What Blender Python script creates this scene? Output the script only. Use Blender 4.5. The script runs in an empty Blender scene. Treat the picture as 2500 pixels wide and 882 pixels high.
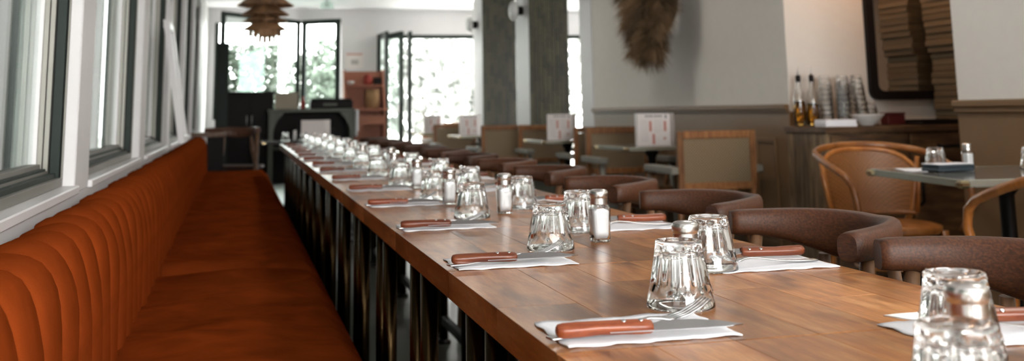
import bpy, bmesh, math, random
from mathutils import Matrix, Vector
random.seed(7)
PI = math.pi
D2R = math.radians
scene = bpy.context.scene
COL = scene.collection

# ------------------------------------------------------------------ camera
cam_data = bpy.data.cameras.new('camera')
cam_data.sensor_width = 36.0
cam_data.lens = 36.0 * 2550.0 / 2500.0
cam_data.shift_y = -585.0 / 2500.0
cam_data.clip_start = 0.02
cam_data.dof.use_dof = True
cam_data.dof.focus_distance = 1.62
cam_data.dof.aperture_fstop = 5.4
cam = bpy.data.objects.new('camera', cam_data)
COL.objects.link(cam)
RIGHT = Vector((0.96898, -0.24663, -0.01579)); UP = Vector((-0.02466, -0.16005, 0.98680)); FWD = Vector((0.24591, 0.95580, 0.16117))
mw = Matrix.Identity(4)
for r in range(3):
    mw[r][0] = RIGHT[r]; mw[r][1] = UP[r]; mw[r][2] = -FWD[r]
mw[0][3], mw[1][3], mw[2][3] = 0.0, 0.0, 1.0
cam.matrix_world = mw
scene.camera = cam

# ------------------------------------------------------------------ world, daylight, exposure
world = bpy.data.worlds.new('overcast_daylight')
scene.world = world
world.use_nodes = True
bgn = world.node_tree.nodes['Background']
bgn.inputs[0].default_value = (1.0, 0.985, 0.965, 1)
bgn.inputs[1].default_value = 7.0
scene.view_settings.view_transform = 'Standard'
scene.view_settings.look = 'None'
scene.view_settings.gamma = 1.0
scene.view_settings.use_curve_mapping = False
scene.view_settings.exposure = 1.6
cy = scene.cycles
cy.max_bounces = 14
cy.diffuse_bounces = 5
cy.glossy_bounces = 6
cy.transmission_bounces = 12
cy.transparent_max_bounces = 16
cy.sample_clamp_indirect = 6.0
cy.blur_glossy = 0.6

def portal(loc, rot, sx, sy):
    l = bpy.data.lights.new('window_portal', 'AREA'); l.shape = 'RECTANGLE'; l.size = sx; l.size_y = sy
    l.cycles.is_portal = True
    o = bpy.data.objects.new('window_portal', l); COL.objects.link(o); o.location = loc; o.rotation_euler = rot
portal((1.4, -2.49, 1.55), (PI/2, 0, PI), 2.6, 1.7)      # assumed street window behind the viewer, unseen
portal((2.6, 15.9, 1.2), (-PI/2, 0, PI), 6.0, 2.4)       # garden doors at the far end

# ------------------------------------------------------------------ materials
def new_mat(name):
    m = bpy.data.materials.new(name); m.use_nodes = True
    return m, m.node_tree.nodes, m.node_tree.links, m.node_tree.nodes['Principled BSDF']

def plain(name, col, rough=0.6, metal=0.0, noise=0.0, scale=30.0, bump=0.0, spec=0.5, rnd=0.0, coat=0.0, stretch=(1, 1, 1)):
    m, n, l, b = new_mat(name)
    b.inputs['Base Color'].default_value = (*col, 1)
    b.inputs['Roughness'].default_value = rough
    b.inputs['Metallic'].default_value = metal
    b.inputs['Specular IOR Level'].default_value = spec
    b.inputs['Coat Weight'].default_value = coat
    src = None
    if noise or bump:
        tc = n.new('ShaderNodeTexCoord'); mp = n.new('ShaderNodeMapping'); mp.inputs['Scale'].default_value = stretch
        l.new(tc.outputs['Object'], mp.inputs['Vector'])
        nt = n.new('ShaderNodeTexNoise'); nt.inputs['Scale'].default_value = scale; nt.inputs['Detail'].default_value = 4
        l.new(mp.outputs['Vector'], nt.inputs['Vector'])
        if noise:
            mx = n.new('ShaderNodeMix'); mx.data_type = 'RGBA'
            mx.inputs[6].default_value = (*[c*(1-noise) for c in col], 1)
            mx.inputs[7].default_value = (*[min(1, c*(1+noise)) for c in col], 1)
            l.new(nt.outputs['Fac'], mx.inputs[0]); src = mx.outputs[2]
        if bump:
            bp = n.new('ShaderNodeBump'); bp.inputs['Strength'].default_value = bump; bp.inputs['Distance'].default_value = 0.004
            l.new(nt.outputs['Fac'], bp.inputs['Height']); l.new(bp.outputs['Normal'], b.inputs['Normal'])
    if rnd:
        oi = n.new('ShaderNodeObjectInfo'); hs = n.new('ShaderNodeHueSaturation')
        mr = n.new('ShaderNodeMapRange'); mr.inputs[3].default_value = 1-rnd; mr.inputs[4].default_value = 1+rnd
        l.new(oi.outputs['Random'], mr.inputs[0]); l.new(mr.outputs[0], hs.inputs['Value'])
        if src: l.new(src, hs.inputs['Color'])
        else: hs.inputs['Color'].default_value = (*col, 1)
        src = hs.outputs['Color']
    if src: l.new(src, b.inputs['Base Color'])
    return m

def wood(name, dark, mid, light, axis='Y', scale=6.0, rough=0.35, streak=9.0, bump=0.06, patch=0.0, rnd=True, fine=0.3):
    """grain runs along `axis`; each object gets its own offset and tone"""
    m, n, l, b = new_mat(name)
    tc = n.new('ShaderNodeTexCoord'); oi = n.new('ShaderNodeObjectInfo')
    add = n.new('ShaderNodeVectorMath'); add.operation = 'ADD'
    mul = n.new('ShaderNodeVectorMath'); mul.operation = 'SCALE'; mul.inputs['Scale'].default_value = 37.0
    cmb = n.new('ShaderNodeCombineXYZ')
    for i in range(3): l.new(oi.outputs['Random'], cmb.inputs[i])
    l.new(cmb.outputs[0], mul.inputs[0])
    l.new(tc.outputs['Object'], add.inputs[0])
    if rnd: l.new(mul.outputs[0], add.inputs[1])
    mp = n.new('ShaderNodeMapping')
    s = [streak, streak, streak]; s['XYZ'.index(axis)] = 1.0
    mp.inputs['Scale'].default_value = s
    l.new(add.outputs[0], mp.inputs['Vector'])
    n1 = n.new('ShaderNodeTexNoise'); n1.inputs['Scale'].default_value = scale; n1.inputs['Detail'].default_value = 3; n1.inputs['Distortion'].default_value = 0.0
    l.new(mp.outputs[0], n1.inputs['Vector'])
    n2 = n.new('ShaderNodeTexNoise'); n2.inputs['Scale'].default_value = scale*5; n2.inputs['Detail'].default_value = 3
    l.new(mp.outputs[0], n2.inputs['Vector'])
    ramp = n.new('ShaderNodeValToRGB'); e = ramp.color_ramp.elements
    e[0].position = 0.25; e[0].color = (*dark, 1); e[1].position = 0.78; e[1].color = (*light, 1)
    em = ramp.color_ramp.elements.new(0.5); em.color = (*mid, 1)
    l.new(n1.outputs['Fac'], ramp.inputs[0])
    mx = n.new('ShaderNodeMix'); mx.data_type = 'RGBA'; mx.blend_type = 'MULTIPLY'; mx.inputs[0].default_value = 0.3
    l.new(ramp.outputs[0], mx.inputs[6])
    r2 = n.new('ShaderNodeValToRGB'); r2.color_ramp.elements[0].position = 0.3; r2.color_ramp.elements[0].color = (0.45, 0.42, 0.4, 1); r2.color_ramp.elements[1].position = 0.6; r2.color_ramp.elements[1].color = (1, 1, 1, 1)
    l.new(n2.outputs['Fac'], r2.inputs[0]); l.new(r2.outputs[0], mx.inputs[7])
    mx.inputs[0].default_value = fine
    out = mx.outputs[2]
    if patch:
        mp3 = n.new('ShaderNodeMapping'); s3 = [2.5, 2.5, 2.5]; s3['XYZ'.index(axis)] = 1.0; mp3.inputs['Scale'].default_value = s3
        l.new(add.outputs[0], mp3.inputs['Vector'])
        n3 = n.new('ShaderNodeTexNoise'); n3.inputs['Scale'].default_value = 4.0; n3.inputs['Detail'].default_value = 3; n3.inputs['Distortion'].default_value = 0.0; n3.inputs['Roughness'].default_value = 0.6
        l.new(mp3.outputs[0], n3.inputs['Vector'])
        r3 = n.new('ShaderNodeValToRGB'); r3.color_ramp.elements[0].position = 0.36; r3.color_ramp.elements[0].color = (0.30, 0.24, 0.21, 1); r3.color_ramp.elements[1].position = 0.53; r3.color_ramp.elements[1].color = (1, 1, 1, 1)
        l.new(n3.outputs['Fac'], r3.inputs[0])
        m3 = n.new('ShaderNodeMix'); m3.data_type = 'RGBA'; m3.blend_type = 'MULTIPLY'; m3.inputs[0].default_value = patch
        l.new(out, m3.inputs[6]); l.new(r3.outputs[0], m3.inputs[7]); out = m3.outputs[2]
    if rnd:
        hs = n.new('ShaderNodeHueSaturation'); mr = n.new('ShaderNodeMapRange'); mr.inputs[3].default_value = 0.68; mr.inputs[4].default_value = 1.32
        l.new(oi.outputs['Random'], mr.inputs[0]); l.new(mr.outputs[0], hs.inputs['Value']); l.new(out, hs.inputs['Color']); out = hs.outputs[0]
    l.new(out, b.inputs['Base Color'])
    b.inputs['Roughness'].default_value = rough
    bp = n.new('ShaderNodeBump'); bp.inputs['Strength'].default_value = bump; bp.inputs['Distance'].default_value = 0.002
    if bump > 0: l.new(n2.outputs['Fac'], bp.inputs['Height']); l.new(bp.outputs[0], b.inputs['Normal'])
    return m

def glass(name, col=(1, 1, 1), rough=0.0, ior=1.5):
    m, n, l, b = new_mat(name)
    b.inputs['Base Color'].default_value = (*col, 1); b.inputs['Transmission Weight'].default_value = 1.0
    b.inputs['Roughness'].default_value = rough; b.inputs['IOR'].default_value = ior
    return m

def pane_glass(name, tint=(0.9, 0.95, 0.93)):
    m = bpy.data.materials.new(name); m.use_nodes = True; n = m.node_tree.nodes; l = m.node_tree.links; n.clear()
    o = n.new('ShaderNodeOutputMaterial'); t = n.new('ShaderNodeBsdfTransparent'); g = n.new('ShaderNodeBsdfGlossy'); mx = n.new('ShaderNodeMixShader'); f = n.new('ShaderNodeFresnel')
    t.inputs[0].default_value = (*tint, 1); g.inputs['Roughness'].default_value = 0.015; ge = n.new('ShaderNodeNewGeometry'); mi = n.new('ShaderNodeMapRange'); mi.inputs[3].default_value = 1.5; mi.inputs[4].default_value = 1/1.5
    l.new(ge.outputs['Backfacing'], mi.inputs[0]); l.new(mi.outputs[0], f.inputs['IOR'])
    l.new(f.outputs[0], mx.inputs[0]); l.new(t.outputs[0], mx.inputs[1]); l.new(g.outputs[0], mx.inputs[2]); l.new(mx.outputs[0], o.inputs[0])
    return m

def emit(name, col, s):
    m, n, l, b = new_mat(name); b.inputs['Emission Color'].default_value = (*col, 1); b.inputs['Emission Strength'].default_value = s; b.inputs['Base Color'].default_value = (*col, 1)
    return m

def velvet(name, col):
    m, n, l, b = new_mat(name)
    b.inputs['Roughness'].default_value = 0.95; b.inputs['Specular IOR Level'].default_value = 0.0
    b.inputs['Sheen Weight'].default_value = 0.0; b.inputs['Sheen Roughness'].default_value = 0.4; b.inputs['Sheen Tint'].default_value = (1.0, 0.5, 0.25, 1)
    tc = n.new('ShaderNodeTexCoord')
    nt = n.new('ShaderNodeTexNoise'); nt.inputs['Scale'].default_value = 7; nt.inputs['Detail'].default_value = 5; nt.inputs['Distortion'].default_value = 0.8
    l.new(tc.outputs['Object'], nt.inputs['Vector'])
    rp = n.new('ShaderNodeValToRGB'); rp.color_ramp.elements[0].position = 0.3; rp.color_ramp.elements[0].color = (*[c*0.72 for c in col], 1); rp.color_ramp.elements[1].position = 0.7; rp.color_ramp.elements[1].color = (*[c*1.2 for c in col], 1)
    l.new(nt.outputs['Fac'], rp.inputs[0]); l.new(rp.outputs[0], b.inputs['Base Color'])
    wv = n.new('ShaderNodeTexWave'); wv.bands_direction = 'DIAGONAL'; wv.inputs['Scale'].default_value = 190; wv.inputs['Distortion'].default_value = 2.0; wv.inputs['Detail'].default_value = 1
    l.new(tc.outputs['Object'], wv.inputs['Vector'])
    bp = n.new('ShaderNodeBump'); bp.inputs['Strength'].default_value = 0.35; bp.inputs['Distance'].default_value = 0.0015
    l.new(wv.outputs['Fac'], bp.inputs['Height']); l.new(bp.outputs[0], b.inputs['Normal'])
    return m

def cane(name, a, bcol, scale):
    m, n, l, b = new_mat(name)
    tc = n.new('ShaderNodeTexCoord'); ck = n.new('ShaderNodeTexChecker'); ck.inputs['Scale'].default_value = scale
    ck.inputs['Color1'].default_value = (*a, 1); ck.inputs['Color2'].default_value = (*bcol, 1)
    mp = n.new('ShaderNodeMapping'); mp.inputs['Location'].default_value = (0.0031, 0.0017, 0.0023)
    l.new(tc.outputs['Object'], mp.inputs[0]); l.new(mp.outputs[0], ck.inputs['Vector']); l.new(ck.outputs['Color'], b.inputs['Base Color'])
    bp = n.new('ShaderNodeBump'); bp.inputs['Strength'].default_value = 0.5; bp.inputs['Distance'].default_value = 0.002
    l.new(ck.outputs['Fac'], bp.inputs['Height']); l.new(bp.outputs[0], b.inputs['Normal']); b.inputs['Roughness'].default_value = 0.5
    return m

M = {}
M['white_paint'] = plain('white_paint', (0.66, 0.65, 0.65), 0.55, noise=0.03, scale=9, bump=0.03)
M['gloss_white'] = plain('gloss_white_trim', (0.68, 0.67, 0.67), 0.35, noise=0.03, scale=9)
M['wall'] = plain('grey_white_plaster', (0.72, 0.69, 0.64), 0.8, noise=0.04, scale=14, bump=0.08)
M['wainscot'] = plain('taupe_wainscot_paint', (0.175, 0.100, 0.045), 0.5, noise=0.06, scale=8, bump=0.03)
M['ceiling'] = plain('ceiling_paint', (0.8, 0.8, 0.82), 0.85, noise=0.02, scale=5)
M['floor'] = plain('slate_floor', (0.10, 0.115, 0.10), 0.35, noise=0.3, scale=4)
M['rust'] = velvet('rust_velvet', (0.20, 0.035, 0.0065))
M['plank'] = wood('acacia_plank', (0.30, 0.10, 0.027), (0.44, 0.175, 0.05), (0.60, 0.31, 0.125), 'Y', 7.0, 0.285, 9.0, 0.0, patch=0.85, fine=0.45)
M['bronze'] = plain('dark_bronze', (0.055, 0.034, 0.015), 0.25, 1.0)
M['black_metal'] = plain('black_metal', (0.012, 0.01, 0.01), 0.45, 0.6)
M['black'] = plain('black_matte', (0.006, 0.004, 0.004), 0.6, spec=0.25)
M['dark_green'] = plain('dark_green_frame', (0.014, 0.023, 0.019), 0.5, spec=0.2)
M['alu'] = plain('anodised_aluminium', (0.21, 0.205, 0.18), 0.45, 0.5)
M['pane'] = pane_glass('window_pane')
M['glass'] = glass('tumbler_glass', (0.99, 1.0, 0.99))
M['steel'] = plain('brushed_steel', (0.6, 0.6, 0.6), 0.28, 1.0, noise=0.1, scale=60)
M['cap'] = plain('dull_steel_cap', (0.72, 0.70, 0.67), 0.27, 1.0)
M['salt'] = plain('white_salt', (0.86, 0.86, 0.88), 0.8)
M['pepper'] = plain('light_sand', (0.8, 0.79, 0.78), 0.8)
M['paper'] = plain('white_napkin_paper', (0.86, 0.87, 0.90), 0.85, noise=0.03, scale=80, bump=0.15)
M['handle'] = wood('red_knife_wood', (0.12, 0.024, 0.008), (0.20, 0.046, 0.015), (0.27, 0.075, 0.026), 'X', 20, 0.35, 5, 0.05)
M['oak'] = wood('dark_stained_oak', (0.026, 0.0075, 0.002), (0.060, 0.0175, 0.0045), (0.105, 0.035, 0.0095), 'Y', 26, 0.5, 12, 0.2)
M['oak_leg'] = wood('stained_oak_leg', (0.09, 0.04, 0.018), (0.17, 0.085, 0.04), (0.25, 0.13, 0.06), 'Z', 12, 0.45, 5, 0.1)
M['teak'] = wood('teak', (0.13, 0.048, 0.014), (0.23, 0.095, 0.03), (0.32, 0.15, 0.055), 'Z', 8, 0.45, 6, 0.08)
M['greywood'] = plain('lit_arm_grey', (0.20, 0.19, 0.16), 0.5, noise=0.1, scale=20)  # light falling on the arm ends is put into this grey
M['bent'] = wood('bentwood_beech', (0.18, 0.056, 0.011), (0.30, 0.105, 0.022), (0.40, 0.165, 0.042), 'Z', 6, 0.3, 3, 0.05)
M['cane'] = cane('cane_weave', (0.29, 0.21, 0.12), (0.12, 0.08, 0.042), 105)
M['cane_orange'] = cane('orange_cane_weave', (0.27, 0.105, 0.026), (0.16, 0.058, 0.013), 110)
M['marble'] = plain('grey_marble_top', (0.13, 0.122, 0.105), 0.12, noise=0.25, scale=9)
M['brass'] = plain('brass_edge', (0.62, 0.50, 0.30), 0.22, 1.0)
M['tabledge'] = plain('pale_metal_edge', (0.62, 0.64, 0.55), 0.25, 0.8)
M['greentile'] = plain('olive_green_tile', (0.052, 0.048, 0.025), 0.3, rnd=0.4, noise=0.2, scale=16)
M['grout'] = plain('tile_grout', (0.05, 0.047, 0.03), 0.8)
M['print_red'] = plain('print_red', (0.48, 0.17, 0.12), 0.7)
M['print_dark'] = plain('print_dark', (0.07, 0.06, 0.07), 0.7)
M['print_grey'] = plain('print_grey', (0.42, 0.38, 0.37), 0.7)
M['menu'] = plain('menu_card', (0.74, 0.68, 0.66), 0.6, noise=0.02, scale=20)
M['sideboard'] = wood('reclaimed_sideboard', (0.055, 0.026, 0.011), (0.13, 0.065, 0.026), (0.23, 0.13, 0.056), 'X', 5, 0.55, 6, 0.12, patch=0.6)
M['sideboard_v'] = wood('reclaimed_side_boards', (0.06, 0.036, 0.019), (0.15, 0.095, 0.05), (0.27, 0.19, 0.105), 'Z', 5, 0.6, 7, 0.12, patch=0.5)
M['cardboard'] = plain('brown_cardboard', (0.15, 0.115, 0.068), 0.8, noise=0.08, scale=12, rnd=0.15)
M['beige'] = plain('beige_card', (0.40, 0.35, 0.27), 0.8, noise=0.04)
M['terracotta'] = plain('terracotta_paint', (0.34, 0.125, 0.07), 0.6, noise=0.08, scale=10)
M['sage'] = plain('sage_grey_paint', (0.075, 0.08, 0.06), 0.5, noise=0.05)
M['oil'] = glass('amber_oil', (0.97, 0.58, 0.12), 0.0, 1.4)
M['ceramic'] = plain('white_ceramic', (0.72, 0.72, 0.70), 0.25)
M['red'] = plain('red_enamel', (0.30, 0.03, 0.02), 0.4)
M['maroon'] = plain('maroon_tin', (0.09, 0.010, 0.010), 0.5)
M['wicker'] = plain('wicker', (0.30, 0.17, 0.075), 0.8, noise=0.35, scale=60)
M['veneer'] = wood('pine_veneer', (0.20, 0.10, 0.045), (0.34, 0.19, 0.09), (0.46, 0.28, 0.15), 'Z', 8, 0.5, 3, 0.05)
M['pampas'] = plain('dried_pampas', (0.16, 0.098, 0.048), 0.9, rnd=0.4)
M['mirror'] = plain('mirror_silver', (0.85, 0.85, 0.85), 0.02, 1.0)
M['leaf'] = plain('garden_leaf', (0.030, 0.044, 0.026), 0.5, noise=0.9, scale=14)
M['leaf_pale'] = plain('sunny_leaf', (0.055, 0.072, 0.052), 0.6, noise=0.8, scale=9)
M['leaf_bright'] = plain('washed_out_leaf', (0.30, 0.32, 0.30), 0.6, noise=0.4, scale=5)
M['bark'] = plain('bark', (0.10, 0.075, 0.05), 0.9, noise=0.3)
M['lawn'] = plain('pale_gravel', (0.45, 0.45, 0.42), 0.9, noise=0.2, scale=3)
M['fence'] = plain('added_dark_fence', (0.022, 0.025, 0.022), 0.8, noise=0.2)
M['lamp_glow'] = emit('ceiling_lamp_glow', (1, 0.94, 0.86), 7.5)
M['warm_glow'] = emit('assumed_warm_bulb', (1, 0.52, 0.26), 85.0)  # bulb of the assumed alcove pendant, out of view
M['navy'] = plain('dark_blue_cloth', (0.03, 0.045, 0.055), 0.8)

# ------------------------------------------------------------------ mesh building
class MB:
    def __init__(s): s.v = []; s.f = []; s.sm = []
    def add(s, vs, fs, smooth=False):
        o = len(s.v); s.v += [tuple(p) for p in vs]
        for f in fs: s.f.append(tuple(i+o for i in f)); s.sm.append(smooth)
        return s
    def box(s, x0, x1, y0, y1, z0, z1, c=0.0):
        if c <= 0:
            vs = [(x, y, z) for z in (z0, z1) for y in (y0, y1) for x in (x0, x1)]
            return s.add(vs, [(0, 2, 3, 1), (4, 5, 7, 6), (0, 1, 5, 4), (2, 6, 7, 3), (0, 4, 6, 2), (1, 3, 7, 5)])
        bm = bmesh.new(); bmesh.ops.create_cube(bm, size=1.0)
        for v in bm.verts:
            v.co = Vector(((x0+x1)/2 + v.co.x*(x1-x0), (y0+y1)/2 + v.co.y*(y1-y0), (z0+z1)/2 + v.co.z*(z1-z0)))
        bmesh.ops.bevel(bm, geom=bm.edges[:], offset=c, segments=1 if c < 0.012 else 3, affect='EDGES', profile=0.5)
        bm.verts.index_update()
        s.add([v.co[:] for v in bm.verts], [tuple(v.index for v in f.verts) for f in bm.faces], c >= 0.012)
        bm.free(); return s
    def rings(s, rings, cap0=True, cap1=True, smooth=True, closed=True):
        n = len(rings[0]); vs = [p for r in rings for p in r]; fs = []
        for i in range(len(rings)-1):
            for j in range(n if closed else n-1):
                k = (j+1) % n
                fs.append((i*n+j, i*n+k, (i+1)*n+k, (i+1)*n+j))
        o = len(s.v); s.add(vs, fs, smooth)
        if cap0: s.f.append(tuple(o+j for j in reversed(range(n)))); s.sm.append(False)
        if cap1: s.f.append(tuple(o+(len(rings)-1)*n+j for j in range(n))); s.sm.append(False)
        return s
    def lathe(s, prof, n=24, c=(0, 0, 0), cap0=True, cap1=True, smooth=True):
        return s.rings([[(c[0]+r*math.cos(2*PI*j/n), c[1]+r*math.sin(2*PI*j/n), c[2]+z) for j in range(n)] for r, z in prof], cap0, cap1, smooth)
    def tube(s, pts, rad, n=10, squash=None, cap=True):
        """sweep along pts; rad number or list; squash=(list of z scales)"""
        P = [Vector(p) for p in pts]; R = []; up = None
        if not hasattr(rad, '__len__'): rad = [rad]*len(P)
        for i, p in enumerate(P):
            t = (P[min(i+1, len(P)-1)] - P[max(i-1, 0)]).normalized()
            if up is None: up = Vector((0, 0, 1)) if abs(t.z) < 0.9 else Vector((1, 0, 0))
            a = t.cross(up).normalized(); b = a.cross(t).normalized(); up = b
            R.append([tuple(p + (a*math.cos(2*PI*j/n) + b*math.sin(2*PI*j/n))*rad[i]) for j in range(n)])
        return s.rings(R, cap, cap)
    def prism(s, poly, z0, z1, axis='Z'):
        n = len(poly)
        def P(u, v, w): return {'Z': (u, v, w), 'Y': (u, w, v), 'X': (w, u, v)}[axis]
        vs = [P(u, v, z0) for u, v in poly] + [P(u, v, z1) for u, v in poly]
        fs = [tuple(reversed(range(n))), tuple(range(n, 2*n))] + [(j, (j+1) % n, n+(j+1) % n, n+j) for j in range(n)]
        return s.add(vs, fs)
    def mesh(s, name, mat):
        me = bpy.data.meshes.new(name); me.from_pydata(s.v, [], s.f)
        me.polygons.foreach_set('use_smooth', s.sm)
        bm = bmesh.new(); bm.from_mesh(me); bmesh.ops.recalc_face_normals(bm, faces=bm.faces[:]); bm.to_mesh(me); bm.free()
        me.materials.append(M[mat] if isinstance(mat, str) else mat); me.update(); return me
    def build(s, name, mat, parent=None, loc=(0, 0, 0), rot=(0, 0, 0)):
        return link(name, s.mesh(name, mat), parent, loc, rot)

def link(name, me, parent=None, loc=(0, 0, 0), rot=(0, 0, 0)):
    o = bpy.data.objects.new(name, me); COL.objects.link(o); o.location = loc; o.rotation_euler = rot
    if parent is not None: o.parent = parent
    return o
def tag(o, label=None, cat=None, group=None, kind=None):
    if label: o['label'] = label
    if cat: o['category'] = cat
    if group: o['group'] = group
    if kind: o['kind'] = kind
    return o
def struct(o, label, cat='wall'): return tag(o, label, cat, kind='structure')
def thing(name, label, cat, loc=(0, 0, 0), rotz=0.0, group=None):
    o = bpy.data.objects.new(name, None); o.empty_display_size = 0.05; COL.objects.link(o); o.location = loc; o.rotation_euler = (0, 0, rotz)
    return tag(o, label, cat, group)
def dup(src, loc=None, rotz=None, label=None, parent=None):
    c = src.copy(); COL.objects.link(c); c.parent = parent
    if parent is None:
        if loc is not None: c.location = loc
        if rotz is not None: c.rotation_euler = (0, 0, rotz)
        if label: c['label'] = label
    for ch in list(src.children): dup(ch, parent=c)
    return c
ORD = ['first', 'second', 'third', 'fourth', 'fifth', 'sixth', 'seventh', 'eighth', 'ninth', 'tenth', 'eleventh', 'twelfth', 'thirteenth', 'fourteenth', 'fifteenth', 'sixteenth', 'seventeenth', 'eighteenth', 'nineteenth', 'twentieth', 'twenty-first', 'twenty-second']
def sstep(a, b, x):
    t = max(0.0, min(1.0, (x-a)/(b-a))); return t*t*(3-2*t)

# ================================================================== SETTING
CZ = 2.58
struct(MB().box(-3.0, 6.5, -2.6, 16.0, -0.1, 0).build('floor', 'floor'), 'dark grey green stone floor under the tables', 'floor')
struct(MB().box(-0.9, 6.5, -2.6, 16.2, CZ, CZ+0.15).build('ceiling', 'ceiling'), 'plain white ceiling over the dining room', 'ceiling')

# ---- left wall: windows between white posts.  Local frame: x = into the room, y = along the wall
LWR = D2R(0.46); LWO = (-0.42, 2.5, 0)
def LW(mb, name, mat, parent=None): return mb.build(name, mat, parent, LWO if parent is None else (0, 0, 0), (0, 0, LWR) if parent is None else (0, 0, 0))
POSTS = [(-1.25, -0.98), (0.72, 1.02), (3.02, 3.29), (4.98, 5.28), (6.95, 7.25), (8.90, 9.2), (10.85, 11.15), (12.8, 13.6)]
SILL, HEAD = 0.815, 2.3
wb = MB(); wb.box(-0.16, 0, -3.7, 11.2, 0, SILL-0.012)
wb.box(-0.16, 0, -3.7, 11.2, HEAD, CZ)
wl = struct(LW(wb, 'wall_left', 'white_paint'), 'white window wall behind the rust banquette', 'wall')
wb = MB()
for a, b in POSTS: MB().box(-0.16, 0, a-2.5, b-2.5, SILL-0.012, HEAD, 0.004).build('post', 'white_paint', wl)
MB().box(-0.16, 0, 11.1, 13.6, 0, CZ).build('end_panel', 'white_paint', wl)
for i in range(len(POSTS)-1):
    MB().box(-0.16, 0.012, POSTS[i][1]-2.502, POSTS[i+1][0]-2.498, SILL-0.012, SILL+0.01, 0.003).build('window_sill', 'gloss_white', wl)
JAMB = [(-0.034, -0.030, 'alu', 0.012), (-0.038, -0.034, 'black', 0.006), (-0.062, -0.038, 'dark_green', 0.012), (-0.066, -0.062, 'black', 0.008),
        (-0.079, -0.066, 'alu', 0.014), (-0.081, -0.079, 'black', 0.010), (-0.094, -0.081, 'alu', 0.014), (-0.114, -0.094, 'gloss_white', 0.020)]
TRACK = [(-0.046, -0.030, 'alu', 0.022), (-0.066, -0.046, 'dark_green', 0.034), (-0.070, -0.066, 'alu', 0.040), (-0.084, -0.070, 'dark_green', 0.046), (-0.114, -0.084, 'alu', 0.058)]
for i in range(len(POSTS)-1):
    y0, y1 = POSTS[i][1]-2.5+0.002, POSTS[i+1][0]-2.5-0.002
    z0 = SILL+0.0105
    w = LW(MB().box(-0.155, -0.030, y0, y0+0.02, z0, HEAD, 0.003), 'window_%d' % (i+1), 'alu')
    struct(w, 'sliding window with dark green sash, %s from the camera' % ORD[max(0, i-1)] if i else 'sliding window with dark green sash beside the camera', 'window')
    MB().box(-0.155, -0.030, y0+0.02, y1, HEAD-0.04, HEAD, 0.003).build('head_rail', 'alu', w)
    for xa, xb, m_, pr in JAMB: MB().box(xa, xb, y1-pr, y1, z0, HEAD-0.04, 0.001).build('jamb_strip', m_, w)
    for xa, xb, m_, pr in TRACK: MB().box(xa, xb, y0+0.02, y1-0.021, z0, z0+pr, 0.001).build('sill_track', m_, w)
    MB().box(-0.108, -0.104, y0+0.02, y1-0.020, z0+0.058, HEAD-0.04).build('pane', 'pane', w)
# tilted open vent in the third bay
vent = thing('tilted_window_sash', 'slim white window sash tilted open into the room above the banquette', 'window sash', LWO, LWR)
mb = MB(); vy0, vy1 = 3.42, 3.92
def vx(z): return 0.02 + (1.52-z)/(1.52-0.86)*0.10
for (a, b) in ((vy0, vy0+0.045), (vy1-0.045, vy1)):
    MB().add([(vx(0.86), a, 0.86), (vx(0.86)+0.03, a, 0.86), (vx(0.86)+0.03, b, 0.86), (vx(0.86), b, 0.86), (vx(1.52), a, 1.52), (vx(1.52)+0.03, a, 1.52), (vx(1.52)+0.03, b, 1.52), (vx(1.52), b, 1.52)],
           [(0, 3, 2, 1), (4, 5, 6, 7), (0, 1, 5, 4), (1, 2, 6, 5), (2, 3, 7, 6), (3, 0, 4, 7)]).build('side_stile', 'gloss_white', vent)
MB().box(vx(0.86), vx(0.86)+0.03, vy0+0.045, vy1-0.045, 0.86, 0.9, 0.003).build('bottom_rail', 'gloss_white', vent)
MB().box(vx(1.52), vx(1.52)+0.03, vy0+0.045, vy1-0.045, 1.48, 1.52, 0.003).build('top_rail', 'gloss_white', vent)
MB().add([(vx(0.9)+0.014, vy0+0.045, 0.9), (vx(0.9)+0.014, vy1-0.045, 0.9), (vx(1.48)+0.014, vy1-0.045, 1.48), (vx(1.48)+0.014, vy0+0.045, 1.48)], [(0, 1, 2, 3)]).build('pane', 'pane', vent)
# courtyard beyond the left windows, fence and roof added to keep it dim
struct(MB().box(-2.3, -2.2, -6, 18, 0, 3.2).build('wall_courtyard_added', 'fence'), 'dark fence added to dim the view through the left windows', 'fence')

struct(MB().box(-2.3, -0.75, -6, 18, 3.2, 3.3).build('trim_1', 'fence'), 'unseen dark roof added to keep the courtyard passage dim', 'roof')  # out of view, added to block skylight from the passage

# ---- right side walls
def wall_with_rail(name, mbl, mbw, mbr, label):
    o = struct(mbl.build(name, 'wall'), label, 'wall')
    mbw.build('wainscot', 'wainscot', o); mbr.build('chair_rail', 'wainscot', o)
    return o
RZ = 1.0
wall_with_rail('wall_right', MB().box(3.24, 3.42, 5.85, 9.55, 0.97, CZ), MB().box(3.235, 3.42, 5.85, 9.55, 0, 0.975),
               MB().box(3.205, 3.24, 5.85, 9.55, 0.985, 1.018, 0.006).box(3.22, 3.24, 5.85, 9.55, 0.968, 0.987, 0.003), 'pale grey wall with taupe wainscot behind the cane chairs')
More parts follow.
